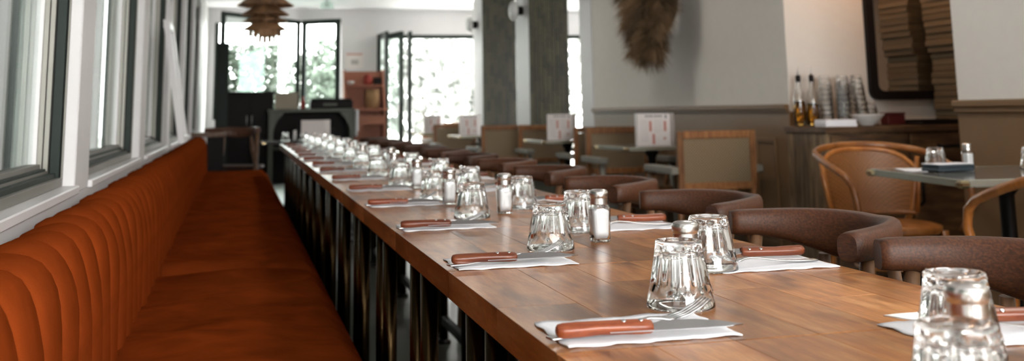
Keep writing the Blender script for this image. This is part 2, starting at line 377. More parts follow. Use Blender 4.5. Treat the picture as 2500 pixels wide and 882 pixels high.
# raised panel mouldings of the wainscot
for (a, b) in ((6.02, 6.3), (6.5, 7.6), (7.8, 9.3)):
    mb = MB(); m_ = 0.03
    mb.box(3.222, 3.236, a, b, 0.78, 0.81, 0.004).box(3.222, 3.236, a, a+m_, 0.15, 0.78, 0.004).box(3.222, 3.236, b-m_, b, 0.15, 0.78, 0.004).box(3.222, 3.236, a+m_, b-m_, 0.15, 0.18, 0.004)
    mb.build('panel_moulding', 'wainscot', bpy.data.objects['wall_right'])
struct(MB().box(3.232, 3.42, 9.55, 9.93, 0, CZ, 0.004).build('wall_pier', 'white_paint'), 'white wall end pier beside the bright window gap', 'wall')
struct(MB().box(3.42, 6.0, 5.85, 6.0, 0, CZ).build('wall_alcove', 'wall'), 'warm lit alcove wall behind the sideboard', 'wall')
wall_with_rail('wall_near', MB().box(3.27, 3.44, -2.6, 4.31, 0.975, CZ), MB().box(3.265, 3.44, -2.6, 4.315, 0, 0.98),
               MB().box(3.23, 3.27, -2.6, 4.32, 0.985, 1.02, 0.008).box(3.245, 3.27, -2.6, 4.318, 0.962, 0.987, 0.004), 'near white wall with brown wainscot beside the marble table')
struct(MB().box(5.9, 6.0, 4.0, 5.85, 0, CZ).build('wall_alcove_side', 'wall'), 'far side wall of the sideboard alcove', 'wall')
struct(MB().box(3.44, 6.0, 4.20, 4.30, 0, CZ).build('wall_alcove_front', 'wall'), 'back of the near wall facing the alcove', 'wall')

# ---- tiled pillars
tile_me = MB().box(-0.0245, 0.0245, -0.008, 0.004, -0.0745, 0.0745, 0.003).mesh('tile', 'greentile')
for pi_, (px0, py0) in enumerate(((3.0, 11.0), (3.0, 13.3))):
    p = struct(MB().box(px0, px0+0.45, py0, py0+0.55, 0, CZ).build('trim_%d' % (3+pi_), 'white_paint'), ('nearer' if pi_ == 0 else 'farther') + ' square pillar faced with olive green tiles', 'pillar')
    MB().box(px0+0.001, px0+0.45, py0-0.006, py0, 0, CZ).build('tile_backing', 'grout', p)
    for c in range(9):
        off = random.random()*0.15
        for r in range(13):
            z = 0.62 + r*0.15 + off
            if z < CZ-0.08: link('tile', tile_me, p, (px0+0.025+c*0.05, py0-0.008, z))

# ---- back wall with garden doors
bw = MB()
bw.box(-0.9, -0.42, 16, 16.15, 0, CZ).box(-0.42, 1.42, 16, 16.15, 2.36, CZ).box(-0.42, 1.42, 16, 16.15, 0, 0.95).box(1.42, 1.98, 16, 16.15, 0, CZ).box(1.98, 6.5, 16, 16.15, 2.19, CZ)
struct(bw.build('wall_back', 'white_paint'), 'white end wall around the garden doors', 'wall')
struct(MB().box(6.4, 6.5, 6.0, 16, 0, CZ).build('wall_far_right', 'white_paint'), 'white wall at the far right of the room', 'wall')
# front (street) wall behind the viewer, its window opening assumed for daylight
struct(MB().box(-0.9, 0.1, -2.6, -2.5, 0, CZ).box(2.7, 3.27, -2.6, -2.5, 0, CZ).box(0.1, 2.7, -2.6, -2.5, 0, 0.7).box(0.1, 2.7, -2.6, -2.5, 2.4, CZ).build('wall_front', 'white_paint'), 'unseen street front wall with an assumed wide window opening', 'wall')

def leaf_door(n, p0, p1, z0, z1, label, fw=0.07, mid=None):
    """a glazed folding leaf standing between two plan points"""
    a = Vector((p0[0], p0[1], 0)); b = Vector((p1[0], p1[1], 0)); L = (b-a).length; ang = math.atan2(b.y-a.y, b.x-a.x)
    d = MB(); d.box(0, fw, -0.025, 0.025, z0, z1, 0.004).box(L-fw, L, -0.025, 0.025, z0, z1, 0.004).box(fw, L-fw, -0.025, 0.025, z1-fw, z1, 0.004).box(fw, L-fw, -0.025, 0.025, z0, z0+fw*1.4, 0.004)
    o = struct(d.build('door_%d' % n, 'dark_green', None, a, (0, 0, ang)), label, 'door')
    MB().box(fw, L-fw, -0.004, 0.004, z0+fw*1.4, z1-fw).build('pane', 'pane', o)
    MB().box(L-fw*0.7, L-fw*0.4, -0.06, -0.025, 1.0, 1.14, 0.004).build('handle', 'steel', o)
    return o
leaf_door(1, (-0.30, 14.6), (0.80, 15.97), 0.02, 2.40, 'open glazed garden door leaf left of the pendant lamp', 0.06)
leaf_door(2, (0.84, 15.97), (1.37, 15.6), 0.02, 2.40, 'glazed garden door leaf folded beside the terracotta shelf', 0.07)
leaf_door(3, (1.98, 15.95), (2.02, 15.25), 0.02, 2.19, 'folded dark door leaf beside the terracotta shelf', 0.09)
leaf_door(4, (2.08, 15.95), (2.24, 15.25), 0.02, 2.19, 'second folded dark door leaf next to the bright opening', 0.09)
leaf_door(5, (2.36, 15.25), (2.44, 15.95), 0.02, 2.19, 'third folded dark door leaf edging the bright opening', 0.09)
struct(MB().box(1.98, 6.4, 15.97, 16.03, 2.13, 2.19, 0.004).build('trim_5', 'dark_green'), 'dark head rail over the garden opening', 'door frame')
struct(MB().box(-0.42, 1.42, 15.98, 16.04, 0.95, 1.0).box(-0.42, -0.36, 15.98, 16.04, 1.0, 2.36).build('trim_6', 'dark_green'), 'dark frame of the left garden window', 'window frame')

# ---- two ceiling lights in view, four unseen ones added to brighten the walls
for i, (x, y) in enumerate(((3.15, 14.1), (3.55, 14.3), (1.9, 9.6), (1.9, 7.0), (2.1, 4.4), (2.1, 1.8))):
    t = thing('ceiling_light', ('left one of two round white lights on the far ceiling', 'right one of two round white lights on the far ceiling', 'added unseen round light over the aisle beside the pampas wreath', 'added unseen round light over the aisle beside the nearest menu table', 'added unseen round light over the aisle beside the bentwood chairs', 'added unseen round light over the aisle closest to the camera')[i], 'ceiling light', (x, y, CZ), 0, 'round ceiling lights')
    MB().lathe([(0.25, 0), (0.25, -0.03), (0.235, -0.035)], 24).build('rim', 'gloss_white', t)
    MB().lathe([(0.232, -0.03), (0.20, -0.045), (0.0005, -0.055)], 24).build('diffuser', 'lamp_glow', t)

# ---- garden outside
struct(MB().box(-12, 30, 16.2, 60, -0.2, -0.05).build('floor_garden', 'lawn'), 'pale sunlit garden ground outside the doors', 'ground')
def foliage(n, cx_, cy_, cz_, rx, ry, rz_, s, seed):
    rg = random.Random(seed); m = MB()
    for i in range(n):
        while True:
            u = Vector((rg.uniform(-1, 1), rg.uniform(-1, 1), rg.uniform(-1, 1)))
            if u.length < 1: break
        c = Vector((cx_+u.x*rx, cy_+u.y*ry, cz_+u.z*rz_)); a = Vector((rg.uniform(-1, 1), rg.uniform(-1, 1), rg.uniform(-1, 1))).normalized(); b = a.orthogonal().normalized()
        q = s*rg.uniform(0.6, 1.4)
        m.add([c-a*q, c+b*q*0.5, c+a*q, c-b*q*0.5], [(0, 1, 2, 3)])
    return m
def block_foliage(n, sx, sy, z0, z1, s, seed):
    rg = random.Random(seed); m = MB()
    for i in range(n):
        c = Vector((rg.uniform(-sx, sx), rg.uniform(-sy, sy), rg.uniform(z0, z1))); a = Vector((rg.uniform(-1, 1), rg.uniform(-1, 1), rg.uniform(-1, 1))).normalized(); b = a.orthogonal().normalized(); q = s*rg.uniform(0.6, 1.4)
        m.add([c-a*q, c+b*q*0.6, c+a*q, c-b*q*0.6], [(0, 1, 2, 3)])
    return m
def shrub(name, label, loc, r, n, s, mat, seed, trunk=0.6):
    t = thing(name, label, 'tree', loc, 0, None)
    f = foliage(n, 0, 0, trunk+r[2], r[0], r[1], r[2], s, seed).build('foliage', mat, t); f['kind'] = 'stuff'
    MB().tube([(0, 0, -0.05), (0.03, 0.02, trunk*0.6), (0.0, 0.04, trunk+r[2])], [0.09, 0.07, 0.03], 8).build('trunk', 'bark', t)
t = thing('garden_hedge', 'clipped green hedge outside the left garden window', 'hedge', (0.08, 18.2, 0))
f = block_foliage(4200, 0.50, 0.25, 0.3, 2.18, 0.05, 3).build('foliage', 'leaf', t); f['kind'] = 'stuff'
for k in range(4): MB().tube([(-0.4+k*0.27, 0, -0.05), (-0.38+k*0.26, 0.03, 0.8), (-0.4+k*0.27, 0.0, 1.9)], [0.03, 0.02, 0.006], 8).build('stem', 'bark', t)
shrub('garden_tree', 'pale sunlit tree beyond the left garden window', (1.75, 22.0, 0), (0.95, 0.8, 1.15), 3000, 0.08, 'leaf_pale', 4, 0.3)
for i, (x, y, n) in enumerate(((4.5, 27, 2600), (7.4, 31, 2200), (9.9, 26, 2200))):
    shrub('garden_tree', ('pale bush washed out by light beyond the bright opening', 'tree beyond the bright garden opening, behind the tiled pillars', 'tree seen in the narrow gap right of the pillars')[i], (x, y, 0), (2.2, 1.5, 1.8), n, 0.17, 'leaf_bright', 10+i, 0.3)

# ================================================================== BANQUETTE
ban = thing('banquette', 'long rust velvet banquette with channelled back under the windows', 'banquette')
def bx(y): return -0.262 - 0.008*(y-2.5)          # crease line of the back
def fx(y): return 0.272 - 0.0045*(y-2.3)          # front edge of the seat
by0, by1 = 0.2, 10.62
MB().add([(bx(by0)-0.1, by0, 0), (fx(by0)-0.07, by0, 0), (fx(by1)-0.07, by1, 0), (bx(by1)-0.1, by1, 0), (bx(by0)-0.1, by0, 0.36), (fx(by0)-0.03, by0, 0.36), (fx(by1)-0.03, by1, 0.36), (bx(by1)-0.1, by1, 0.36)],
         [(0, 3, 2, 1), (4, 5, 6, 7), (0, 1, 5, 4), (1, 2, 6, 5), (2, 3, 7, 6), (3, 0, 4, 7)]).build('base', 'black', ban)
def cushion(y0, y1, seed):
    rg = random.Random(seed); ny, nx = 26, 14; ph = [rg.uniform(0, 6) for _ in range(6)]
    top = []
    for i in range(ny+1):
        v = i/ny; y = y0+(y1-y0)*v; e = min(v, 1-v)*(y1-y0); row = []
        for j in range(nx+1):
            u = j/nx; x = bx(y)-0.03 + (fx(y)-bx(y)+0.03)*u; d = min(e, (1-u)*0.5 + 0.0)
            k = 1-max(0, 1-d/0.045)**2 if d < 0.045 else 1
            k = max(0, k)**0.5
            z = 0.435 + 0.045*k + 0.006*math.sin(ph[0]+y*5+u*3)*k + 0.004*math.sin(ph[1]+y*13-u*7)*k + 0.012*math.sin(PI*v)*math.sin(PI*min(1, u*1.2))
            row.append((x + (0.012*(1-k) if u > 0.9 else 0), y, z))
        top.append(row)
    bot = [[(p[0] - (0.012 if j == nx else 0), p[1], 0.36) for j, p in enumerate(r)] for r in top]
    m = MB(); vs = [p for r in top for p in r] + [p for r in bot for p in r]; n1 = (ny+1)*(nx+1); fs = []
    I = lambda i, j: i*(nx+1)+j
    for i in range(ny):
        for j in range(nx): fs += [(I(i, j), I(i, j+1), I(i+1, j+1), I(i+1, j)), (n1+I(i, j), n1+I(i+1, j), n1+I(i+1, j+1), n1+I(i, j+1))]
    for i in range(ny):
        for j in (0, nx): fs.append((I(i, j), I(i+1, j), n1+I(i+1, j), n1+I(i, j)))
    for j in range(nx):
        for i in (0, ny): fs.append((I(i, j), I(i, j+1), n1+I(i, j+1), n1+I(i, j)))
    return m.add(vs, fs, True)
for i, (a, b) in enumerate(((0.25, 1.44), (1.455, 3.86), (3.876, 6.25), (6.267, 9.24), (9.258, 10.6))): cushion(a, b, 30+i).build('seat_cushion', 'rust', ban)
back = MB().add([(bx(by0)-0.03, by0, 0.37), (bx(by0)-0.13, by0, 0.37), (bx(by0)-0.13, by0, 0.765), (bx(by0)-0.05, by0, 0.765), (bx(by1)-0.03, by1, 0.37), (bx(by1)-0.13, by1, 0.37), (bx(by1)-0.13, by1, 0.765), (bx(by1)-0.05, by1, 0.765)],
                [(0, 1, 2, 3), (7, 6, 5, 4), (0, 4, 5, 1), (1, 5, 6, 2), (2, 6, 7, 3), (3, 7, 4, 0)]).build('backrest', 'rust', ban)
RP = 0.158
def rib_mesh(seed):
    rg = random.Random(seed); path = []
    pts = [(0.0, 0.40), (0.0, 0.50), (-0.002, 0.58), (-0.004, 0.65), (-0.007, 0.69), (-0.012, 0.72), (-0.018, 0.742), (-0.027, 0.762), (-0.038, 0.777), (-0.052, 0.786), (-0.066, 0.790), (-0.08, 0.791), (-0.096, 0.789), (-0.112, 0.784), (-0.125, 0.776)]
    nor = []
    for i in range(len(pts)):
        a = Vector(pts[max(0, i-1)]); b = Vector(pts[min(len(pts)-1, i+1)]); t = (b-a).normalized(); nor.append((t.y, -t.x))
    rows = []
    for i, (x, z) in enumerate(pts):
        row = []
        for j in range(17):
            s = -1 + 2*j/16; bulge = 0.027*math.sqrt(max(0, 1-abs(s)**2.4)) - 0.012 + 0.002*math.sin(i*0.9+seed*2)
            row.append((x+nor[i][0]*bulge, s*RP/2, z+nor[i][1]*bulge + 0.003*math.sin(seed)))
        rows.append(row)
    return MB().rings(rows, False, False, True, False).mesh('rib', 'rust')
ribs = [rib_mesh(s) for s in range(4)]
y = by0 + RP/2; k = 0
while y < by1:
    link('rib', ribs[k % 4], back, (bx(y), y, 0), (0, 0, D2R(0.46))); y += RP; k += 1
# low partition with wooden cap at the end of the banquette
t = thing('low_partition', 'low white partition with brown wooden cap at the end of the banquette', 'partition', (0, 10.72, 0))
MB().box(-0.47, -0.34, 0, 0.08, 0, 0.80).build('panel', 'white_paint', t)
MB().box(-0.48, -0.15, -0.02, 0.11, 0.80, 0.845, 0.006).build('cap', 'oak_leg', t)
MB().box(-0.33, -0.17, 0.01, 0.07, 0, 0.80, 0.004).build('dark_panel', 'black', t)

# ================================================================== LONG TABLE
TZ = 0.745; TP = 0.6155; TX0, TX1 = 0.330, 0.945
def pk(w, l, c=0.0005): return MB().box(-w/2, w/2, -l/2, l/2, -0.042, 0, c).mesh('plank', 'plank')
strips = [0.112, 0.094, 0.105, 0.098, 0.110, 0.096]
PM = {}
for k in range(15):
    ya = 1.12 + (k-1)*TP; L = TP-0.003
    lab = 'square acacia wood table, %s in the joined row counting from the camera' % ORD[k]
    t = thing('dining_table', lab, 'table', ((TX0+TX1)/2, ya+L/2, 0), 0, 'joined wooden tables along the banquette')
    x = -(TX1-TX0)/2
    for i, w in enumerate(strips):
        cut = (0.33, 0.62, 0.45, 0.28, 0.7, 0.5)[(i+k*2) % 6]
        for a, b in ((0, cut), (cut, 1)):
            key = (i, round(b-a, 3))
            if key not in PM: PM[key] = pk(w-0.0004, (b-a)*L-0.0004)
            link('plank', PM[key], t, (x+w/2, -L/2+(a+b)/2*L, TZ))
        x += w
    lm = MB(); MB().box(-0.27, 0.27, -0.27, 0.27, TZ-0.062, TZ-0.043).build('under_frame', 'black', t)
    if k == 0:
        leg_me = MB().lathe([(0.019, 0.02), (0.019, TZ-0.062)], 20).mesh('leg', 'bronze')
        foot_me = MB().lathe([(0.03, 0), (0.03, 0.012), (0.016, 0.02)], 16).mesh('foot', 'black_metal')
        rod_me = MB().box(-0.014, 0.014, -0.25, 0.25, 0.08, 0.12, 0.004).mesh('stretcher', 'black_metal')
    for sx in (-1, 1):
        for sy in (-1, 1):
            lg = link('leg', leg_me, t, (sx*0.245, sy*0.235, 0)); link('foot', foot_me, lg)
        link('stretcher', rod_me, t, (sx*0.245, 0, 0))

# ---------------- tableware prototypes
def tumbler():
    n = 60; nf = 10; rings = []
    prof = [(0.0, 0.0432), (0.001, 0.0445), (0.004, 0.0444), (0.010, 0.0435), (0.016, 0.0426), (0.020, 0.0419), (0.024, 0.0413), (0.028, 0.0406), (0.033, 0.0398), (0.042, 0.0383), (0.052, 0.0365), (0.062, 0.0346), (0.070, 0.0330), (0.0755, 0.0320), (0.079, 0.0315), (0.0825, 0.0305), (0.084, 0.029)]
    for z, r in prof:
        ring = []
        for j in range(n):
            th = 2*PI*j/n; u = ((th*nf/(2*PI)) % 1.0)*2-1          # -1..1 inside a facet
            z0 = 0.020 + 0.011*u*u
            w = sstep(z0, z0+0.006, z) * (1-sstep(0.0735, 0.077, z))
            cut = 0.0034*(1-u*u)
            rr = r - w*cut*1.25
            ring.append((rr*math.cos(th), rr*math.sin(th), z))
        rings.append(ring)
    for z, r in ((0.084, 0.024), (0.0815, 0.020), (0.081, 0.010), (0.081, 0.0004)): rings.append([(r*math.cos(2*PI*j/n), r*math.sin(2*PI*j/n), z) for j in range(n)])
    m = MB(); inner = [[(r*math.cos(2*PI*j/n), r*math.sin(2*PI*j/n), z) for j in range(n)] for z, r in
                       ((0.0705, 0.0004), (0.0705, 0.012), (0.070, 0.021), (0.068, 0.0255), (0.062, 0.0282), (0.045, 0.0325), (0.025, 0.0372), (0.010, 0.0409), (0.001, 0.0422), (0.0, 0.0432))]
    m.rings(inner + rings[1:], False, False, True)
    return m.mesh('tumbler', 'glass')
TUMBLER = tumbler()
GG = 'upturned fluted tumblers'
gproto = None
def put_glass(x, y, label, z=TZ+0.0008):
    o = link('tumbler', TUMBLER, None, (x, y, z), (0, 0, random.random()*6)); tag(o, label, 'glass', GG); return o

def sq_ring(h, z, c=0.32, n=24):
    # rounded-square cross-section
    out = []
    for j in range(n):
        th = 2*PI*j/n; a, b = math.cos(th), math.sin(th); p = 6.0
        r = (abs(a)**p + abs(b)**p)**(-1/p); out.append((a*r*h, b*r*h, z))
    return out
def c_ring(r, z, n=24): return [(r*math.cos(2*PI*j/n), r*math.sin(2*PI*j/n), z) for j in range(n)]
outer = [sq_ring(0.0160, 0.0), sq_ring(0.0180, 0.002), sq_ring(0.0183, 0.02), sq_ring(0.0192, 0.045), sq_ring(0.0197, 0.06), sq_ring(0.0188, 0.066), c_ring(0.0158, 0.072), c_ring(0.0152, 0.084)]
inner = [c_ring(0.0126, 0.084), c_ring(0.0132, 0.072), sq_ring(0.0162, 0.066), sq_ring(0.0172, 0.06), sq_ring(0.0166, 0.045), sq_ring(0.0158, 0.02), sq_ring(0.0155, 0.005)]
SH_BODY = MB().rings(outer+inner, True, True).mesh('shaker_body', 'glass')
SH_FILL = MB().rings([sq_ring(0.0150, 0.0065), sq_ring(0.0153, 0.02), sq_ring(0.0161, 0.045), sq_ring(0.0166, 0.058), sq_ring(0.0150, 0.0605)], True, True).mesh('salt', 'salt')
SH_CAP = MB().lathe([(0.0156, 0.0705), (0.0172, 0.071), (0.0177, 0.0725), (0.0170, 0.0745), (0.0177, 0.0765), (0.0170, 0.0785), (0.0177, 0.0805), (0.0170, 0.0825), (0.0178, 0.0845), (0.0186, 0.0870), (0.0188, 0.0925), (0.0182, 0.0955), (0.0165, 0.0980), (0.0130, 0.0995), (0.0005, 0.1005)], 32).mesh('shaker_cap', 'cap')
def put_shaker(x, y, label, z=TZ+0.0005, rz=None):
    t = thing('salt_shaker', label, 'shaker', (x, y, z), rz if rz is not None else random.uniform(-0.25, 0.25), 'square glass salt shakers')
    link('body', SH_BODY, t); link('salt', SH_FILL, t); link('cap', SH_CAP, t); return t

def napkin_mesh(seed, w=0.205, l=0.142):
    rg = random.Random(seed); nx, ny = 22, 14; ph = [rg.uniform(0, 6) for _ in range(6)]; vs = []; fs = []
    for lay in range(2):
        for i in range(nx+1):
            for j in range(ny+1):
                u, v = i/nx, j/ny; e = min(min(u, 1-u)*w, min(v, 1-v)*l)
                x = (u-0.5)*w + 0.0012*math.sin(v*19+ph[0]); yy = (v-0.5)*l + 0.0016*math.sin(u*30+ph[1]) + 0.0009*math.sin(u*57+ph[2])
                lift = 0.0013*max(0, 1-e/0.02)*(0.5+0.5*math.sin(u*21+v*17+ph[3]))
                vs.append((x, yy, (0.0002 if lay else 0.0016) + lift + (0.0006*math.sin(u*6+ph[4]) if not lay else 0)))
    n1 = (nx+1)*(ny+1); I = lambda i, j: i*(ny+1)+j
    for i in range(nx):
        for j in range(ny): fs += [(I(i, j), I(i+1, j), I(i+1, j+1), I(i, j+1)), (n1+I(i, j), n1+I(i, j+1), n1+I(i+1, j+1), n1+I(i+1, j))]
    for i in range(nx):
        for j in (0, ny): fs.append((I(i, j), I(i+1, j), n1+I(i+1, j), n1+I(i, j)))
    for j in range(ny):
        for i in (0, nx): fs.append((I(i, j), I(i, j+1), n1+I(i, j+1), n1+I(i, j)))
    return MB().add(vs, fs, True).mesh('napkin', 'paper')
NAPK = [napkin_mesh(s) for s in (1, 2, 3, 4)]

def make_knife():
    # lies along +x from the butt of the handle, flat on its side
    t = thing('steak_knife', 'x', 'knife', (0, 0, 0), 0, 'wood handled steak knives')
    st = [(0.0, 0.0045, 0.004, 0), (0.002, 0.0078, 0.0058, 0), (0.008, 0.0098, 0.0068, 0), (0.025, 0.0100, 0.0068, 0.0006), (0.05, 0.0088, 0.0064, 0.0016), (0.075, 0.0092, 0.0066, 0.001), (0.097, 0.0100, 0.0068, 0), (0.108, 0.0092, 0.0062, -0.0004), (0.111, 0.0075, 0.005, -0.0004)]
    rings = []
    for x, hw, hh, yo in st:
        rings.append([(x, yo + math.copysign(abs(math.cos(a))**0.6, math.cos(a))*hw*0.86, 0.0068 + math.copysign(abs(math.sin(a))**0.6, math.sin(a))*hh) for a in [2*PI*j/16+PI/16 for j in range(16)]])
    h = MB().rings(rings).build('handle', 'handle', t)
    for x in (0.078, 0.098): MB().lathe([(0.0028, 0.0125), (0.0028, 0.0139), (0.0018, 0.0144)], 12, (x, 0.003, 0)).build('rivet', 'steel', h)
    MB().prism([(0.06, -0.0085), (0.111, -0.0085), (0.111, 0.004), (0.118, 0.0055), (0.124, 0.0085), (0.165, 0.0075), (0.19, 0.003), (0.218, -0.0060), (0.20, -0.0080), (0.17, -0.0090), (0.12, -0.0092)], 0.0060, 0.0076).build('blade', 'steel', t)
    return t
def make_fork():
    t = thing('fork', 'x', 'fork', (0, 0, 0), 0, 'steel forks')
    st = [(0, 0.008, 0.0012), (0.003, 0.0095, 0.0012), (0.03, 0.0082, 0.0016), (0.075, 0.0050, 0.0045), (0.105, 0.0034, 0.0095), (0.128, 0.0034, 0.0120), (0.140, 0.0058, 0.0112), (0.150, 0.0110, 0.0098), (0.158, 0.0120, 0.0098)]
    MB().rings([[(x, -w, z), (x, w, z), (x, w*0.9, z+0.0022), (x, -w*0.9, z+0.0022)] for x, w, z in st]).build('handle', 'steel', t)
    for i in range(4):
        yc = (i-1.5)*0.0064
        MB().rings([[(x, yc-w, z), (x, yc+w, z), (x, yc+w, z+0.002), (x, yc-w, z+0.002)] for x, w, z in ((0.157, 0.0022, 0.0098), (0.175, 0.0020, 0.0135), (0.192, 0.0018, 0.0205), (0.207, 0.0010, 0.0285))]).build('tine', 'steel', t)
    return t
KNIFE, FORK = make_knife(), make_fork()
first = {'k': True, 'f': True}
def put(proto, key, loc, rz, label, tilt=0.0):
    if first[key]:
        first[key] = False; proto.location = loc; proto.rotation_euler = (tilt, 0, rz); proto['label'] = label; return proto
    o = dup(proto, loc, rz, label); o.rotation_euler = (tilt, 0, rz); return o

LY = [1.207, 1.800, 2.398] + [3.02 + 0.616*i for i in range(11)]
rg = random.Random(11)
for i, yc in enumerate(LY):
    o = ORD[i]; dx = rg.uniform(-0.008, 0.008) if i > 2 else 0; dr = rg.uniform(-0.05, 0.05) if i > 2 else 0
    tag(link('napkin', NAPK[i % 4], None, (0.450+dx, yc, TZ+0.0003), (0, 0, dr)), 'white paper napkin on the banquette side, %s from the camera' % o, 'napkin', 'paper napkins under cutlery')
    put(FORK, 'f', (0.336+dx, yc-0.036, TZ+0.003), 0.14+dr, 'steel fork under the knife on the banquette side, %s from the camera' % o)
    put(KNIFE, 'k', (0.343+dx, yc-0.040 + (0.012 if i == 1 else 0), TZ+0.0075), (-0.065 if i != 1 else -0.01)+dr, 'wood handled steak knife on the banquette side, %s from the camera' % o, 0.42)
GL = [(0.551, 0.752), (0.560, 1.323), (0.562, 1.932), (0.548, 2.564)] + [(0.555+rg.uniform(-0.012, 0.012), 3.17+0.616*i+rg.uniform(-0.04, 0.04)) for i in range(11)]
for i, (x, y) in enumerate(GL): put_glass(x, y, 'upturned fluted tumbler in the banquette side row, %s from the camera' % ORD[i])
RY = [1.070, 1.625, 2.235, 2.84] + [3.45+0.616*i for i in range(10)]
for i, yc in enumerate(RY):
    o = ORD[i]; dx = rg.uniform(-0.008, 0.008) if i > 2 else 0; dr = rg.uniform(-0.06, 0.06) if i > 2 else 0
    tag(link('napkin', NAPK[(i+1) % 4], None, (0.832+dx, yc, TZ+0.0003), (0, 0, dr)), 'white paper napkin on the chair side, %s from the camera' % o, 'napkin', 'paper napkins under cutlery')
    put(FORK, 'f', (0.925+dx, yc-0.012, TZ+0.003), PI+0.12+dr, 'steel fork on the chair side napkin, %s from the camera' % o)
    put(KNIFE, 'k', (0.936+dx, yc+(0.046 if i else 0.012), TZ+0.0075), PI-0.13+dr, 'wood handled steak knife on the chair side, %s from the camera' % o, -0.42)
GR = [(0.716, 0.973), (0.730, 1.600), (0.704, 2.197), (0.722, 2.755)] + [(0.715+rg.uniform(-0.015, 0.015), 3.36+0.616*i+rg.uniform(-0.05, 0.05)) for i in range(11)]
for i, (x, y) in enumerate(GR): put_glass(x, y, 'upturned fluted tumbler in the chair side row, %s from the camera' % ORD[i])
SH = [(0.621, 0.829), (0.603, 1.399), (0.687, 2.014), (0.649, 2.642), (0.568, 2.960), (0.586, 3.643)] + [(0.63+rg.uniform(-0.04, 0.04), 4.30+0.62*i) for i in range(9)]
for i, (x, y) in enumerate(SH): put_shaker(x, y, 'square glass salt shaker with steel cap, %s along the long table' % ORD[i], rz=0.0 if i < 6 else None)

# ================================================================== ELBOW CHAIRS along the table
def make_elbow(name='elbow_chair'):
    t = thing(name, 'x', 'chair', (0, 0, 0), 0, 'dark oak chairs along the long table')
    # local: faces -x, back at +x
    N = 40; rings = []
    for i in range(N+1):
        u = -1+2*i/N; ph = u*D2R(70)
        x = 0.285*(math.cos(ph)-math.cos(D2R(70))); yy = 0.228*math.sin(ph)
        tx, ty = -math.sin(ph)*0.285, math.cos(ph)*0.228; tl = math.hypot(tx, ty); nx_, ny_ = ty/tl, -tx/tl
        c = 1-abs(u); k = sstep(0.05, 0.85, c)
        th = 0.0235*(1-k) + 0.0185*k; hh = 0.0250*(1-k) + 0.047*k; zc = 0.770 - 0.020*k + 0.004*math.sin(PI*c)
        if abs(u) > 0.985: th *= 0.90; hh *= 0.90
        lean = 0.008*k
        ring = []
        for j in range(18):
            a = 2*PI*j/18; ca, sa = math.cos(a), math.sin(a); p = 0.72
            o = math.copysign(abs(ca)**p, ca)*th; h = math.copysign(abs(sa)**p, sa)*hh
            ring.append((x+nx_*(o+lean*sa), yy+ny_*(o+lean*sa), zc+h))
        rings.append(ring)
    MB().rings(rings).build('backrest', 'oak', t)
    # seat: rounded dished pad on a frame
    seat = []
    for (r, z) in ((0.0, 0), (0.98, 0), (1.0, 0.012), (0.97, 0.026), (0.6, 0.022), (0.02, 0.020)):
        seat.append([(0.085+(0.145*math.copysign(abs(math.cos(a))**0.7, math.cos(a)))*max(r, 0.01), (0.24*math.copysign(abs(math.sin(a))**0.7, math.sin(a)))*max(r, 0.01), 0.432+z) for a in [2*PI*j/24 for j in range(24)]])
    MB().rings(seat).build('seat', 'oak', t)
    for sy in (-1, 1):
        MB().tube([(-0.04, sy*0.225, 0), (-0.015, sy*0.208, 0.40), (0.03, sy*0.20, 0.62), (0.048, sy*0.196, 0.75)], [0.013, 0.018, 0.016, 0.012], 12).build('leg', 'oak_leg', t)
        MB().tube([(0.21, sy*0.185, 0), (0.18, sy*0.16, 0.40), (0.155, sy*0.125, 0.60), (0.150, sy*0.115, 0.715)], [0.013, 0.018, 0.016, 0.011], 12).build('leg', 'oak_leg', t)
        MB().tube([(-0.02, sy*0.212, 0.30), (0.188, sy*0.167, 0.30)], 0.009, 8).build('stretcher', 'oak_leg', t)
    MB().tube([(0.182, -0.16, 0.39), (0.182, 0.16, 0.39)], 0.011, 8).build('seat_rail', 'oak_leg', t)
    return t
EC = [1.285, 1.80, 2.36, 3.0, 3.72, 4.38, 5.08, 5.72, 6.38, 7.05, 7.75, 8.45, 9.15]
ec0 = make_elbow()
for i, yc in enumerate(EC):
    lab = 'dark oak chair with curved horn back at the long table, %s from the camera' % ORD[i]
    xo = 0.968 + (0.02 if i > 1 else 0) + (0.02 if i > 3 else 0)
    if i == 0: ec0.location = (xo, yc, 0); ec0['label'] = lab
    else: dup(ec0, (xo, yc, 0), random.uniform(-0.04, 0.04) if i > 2 else 0, lab)
ee = dup(ec0, (-0.10, 11.08, 0), D2R(70), 'curved back wooden chair standing past the end of the banquette'); ee.scale = (1.12, 1.25, 1.11)

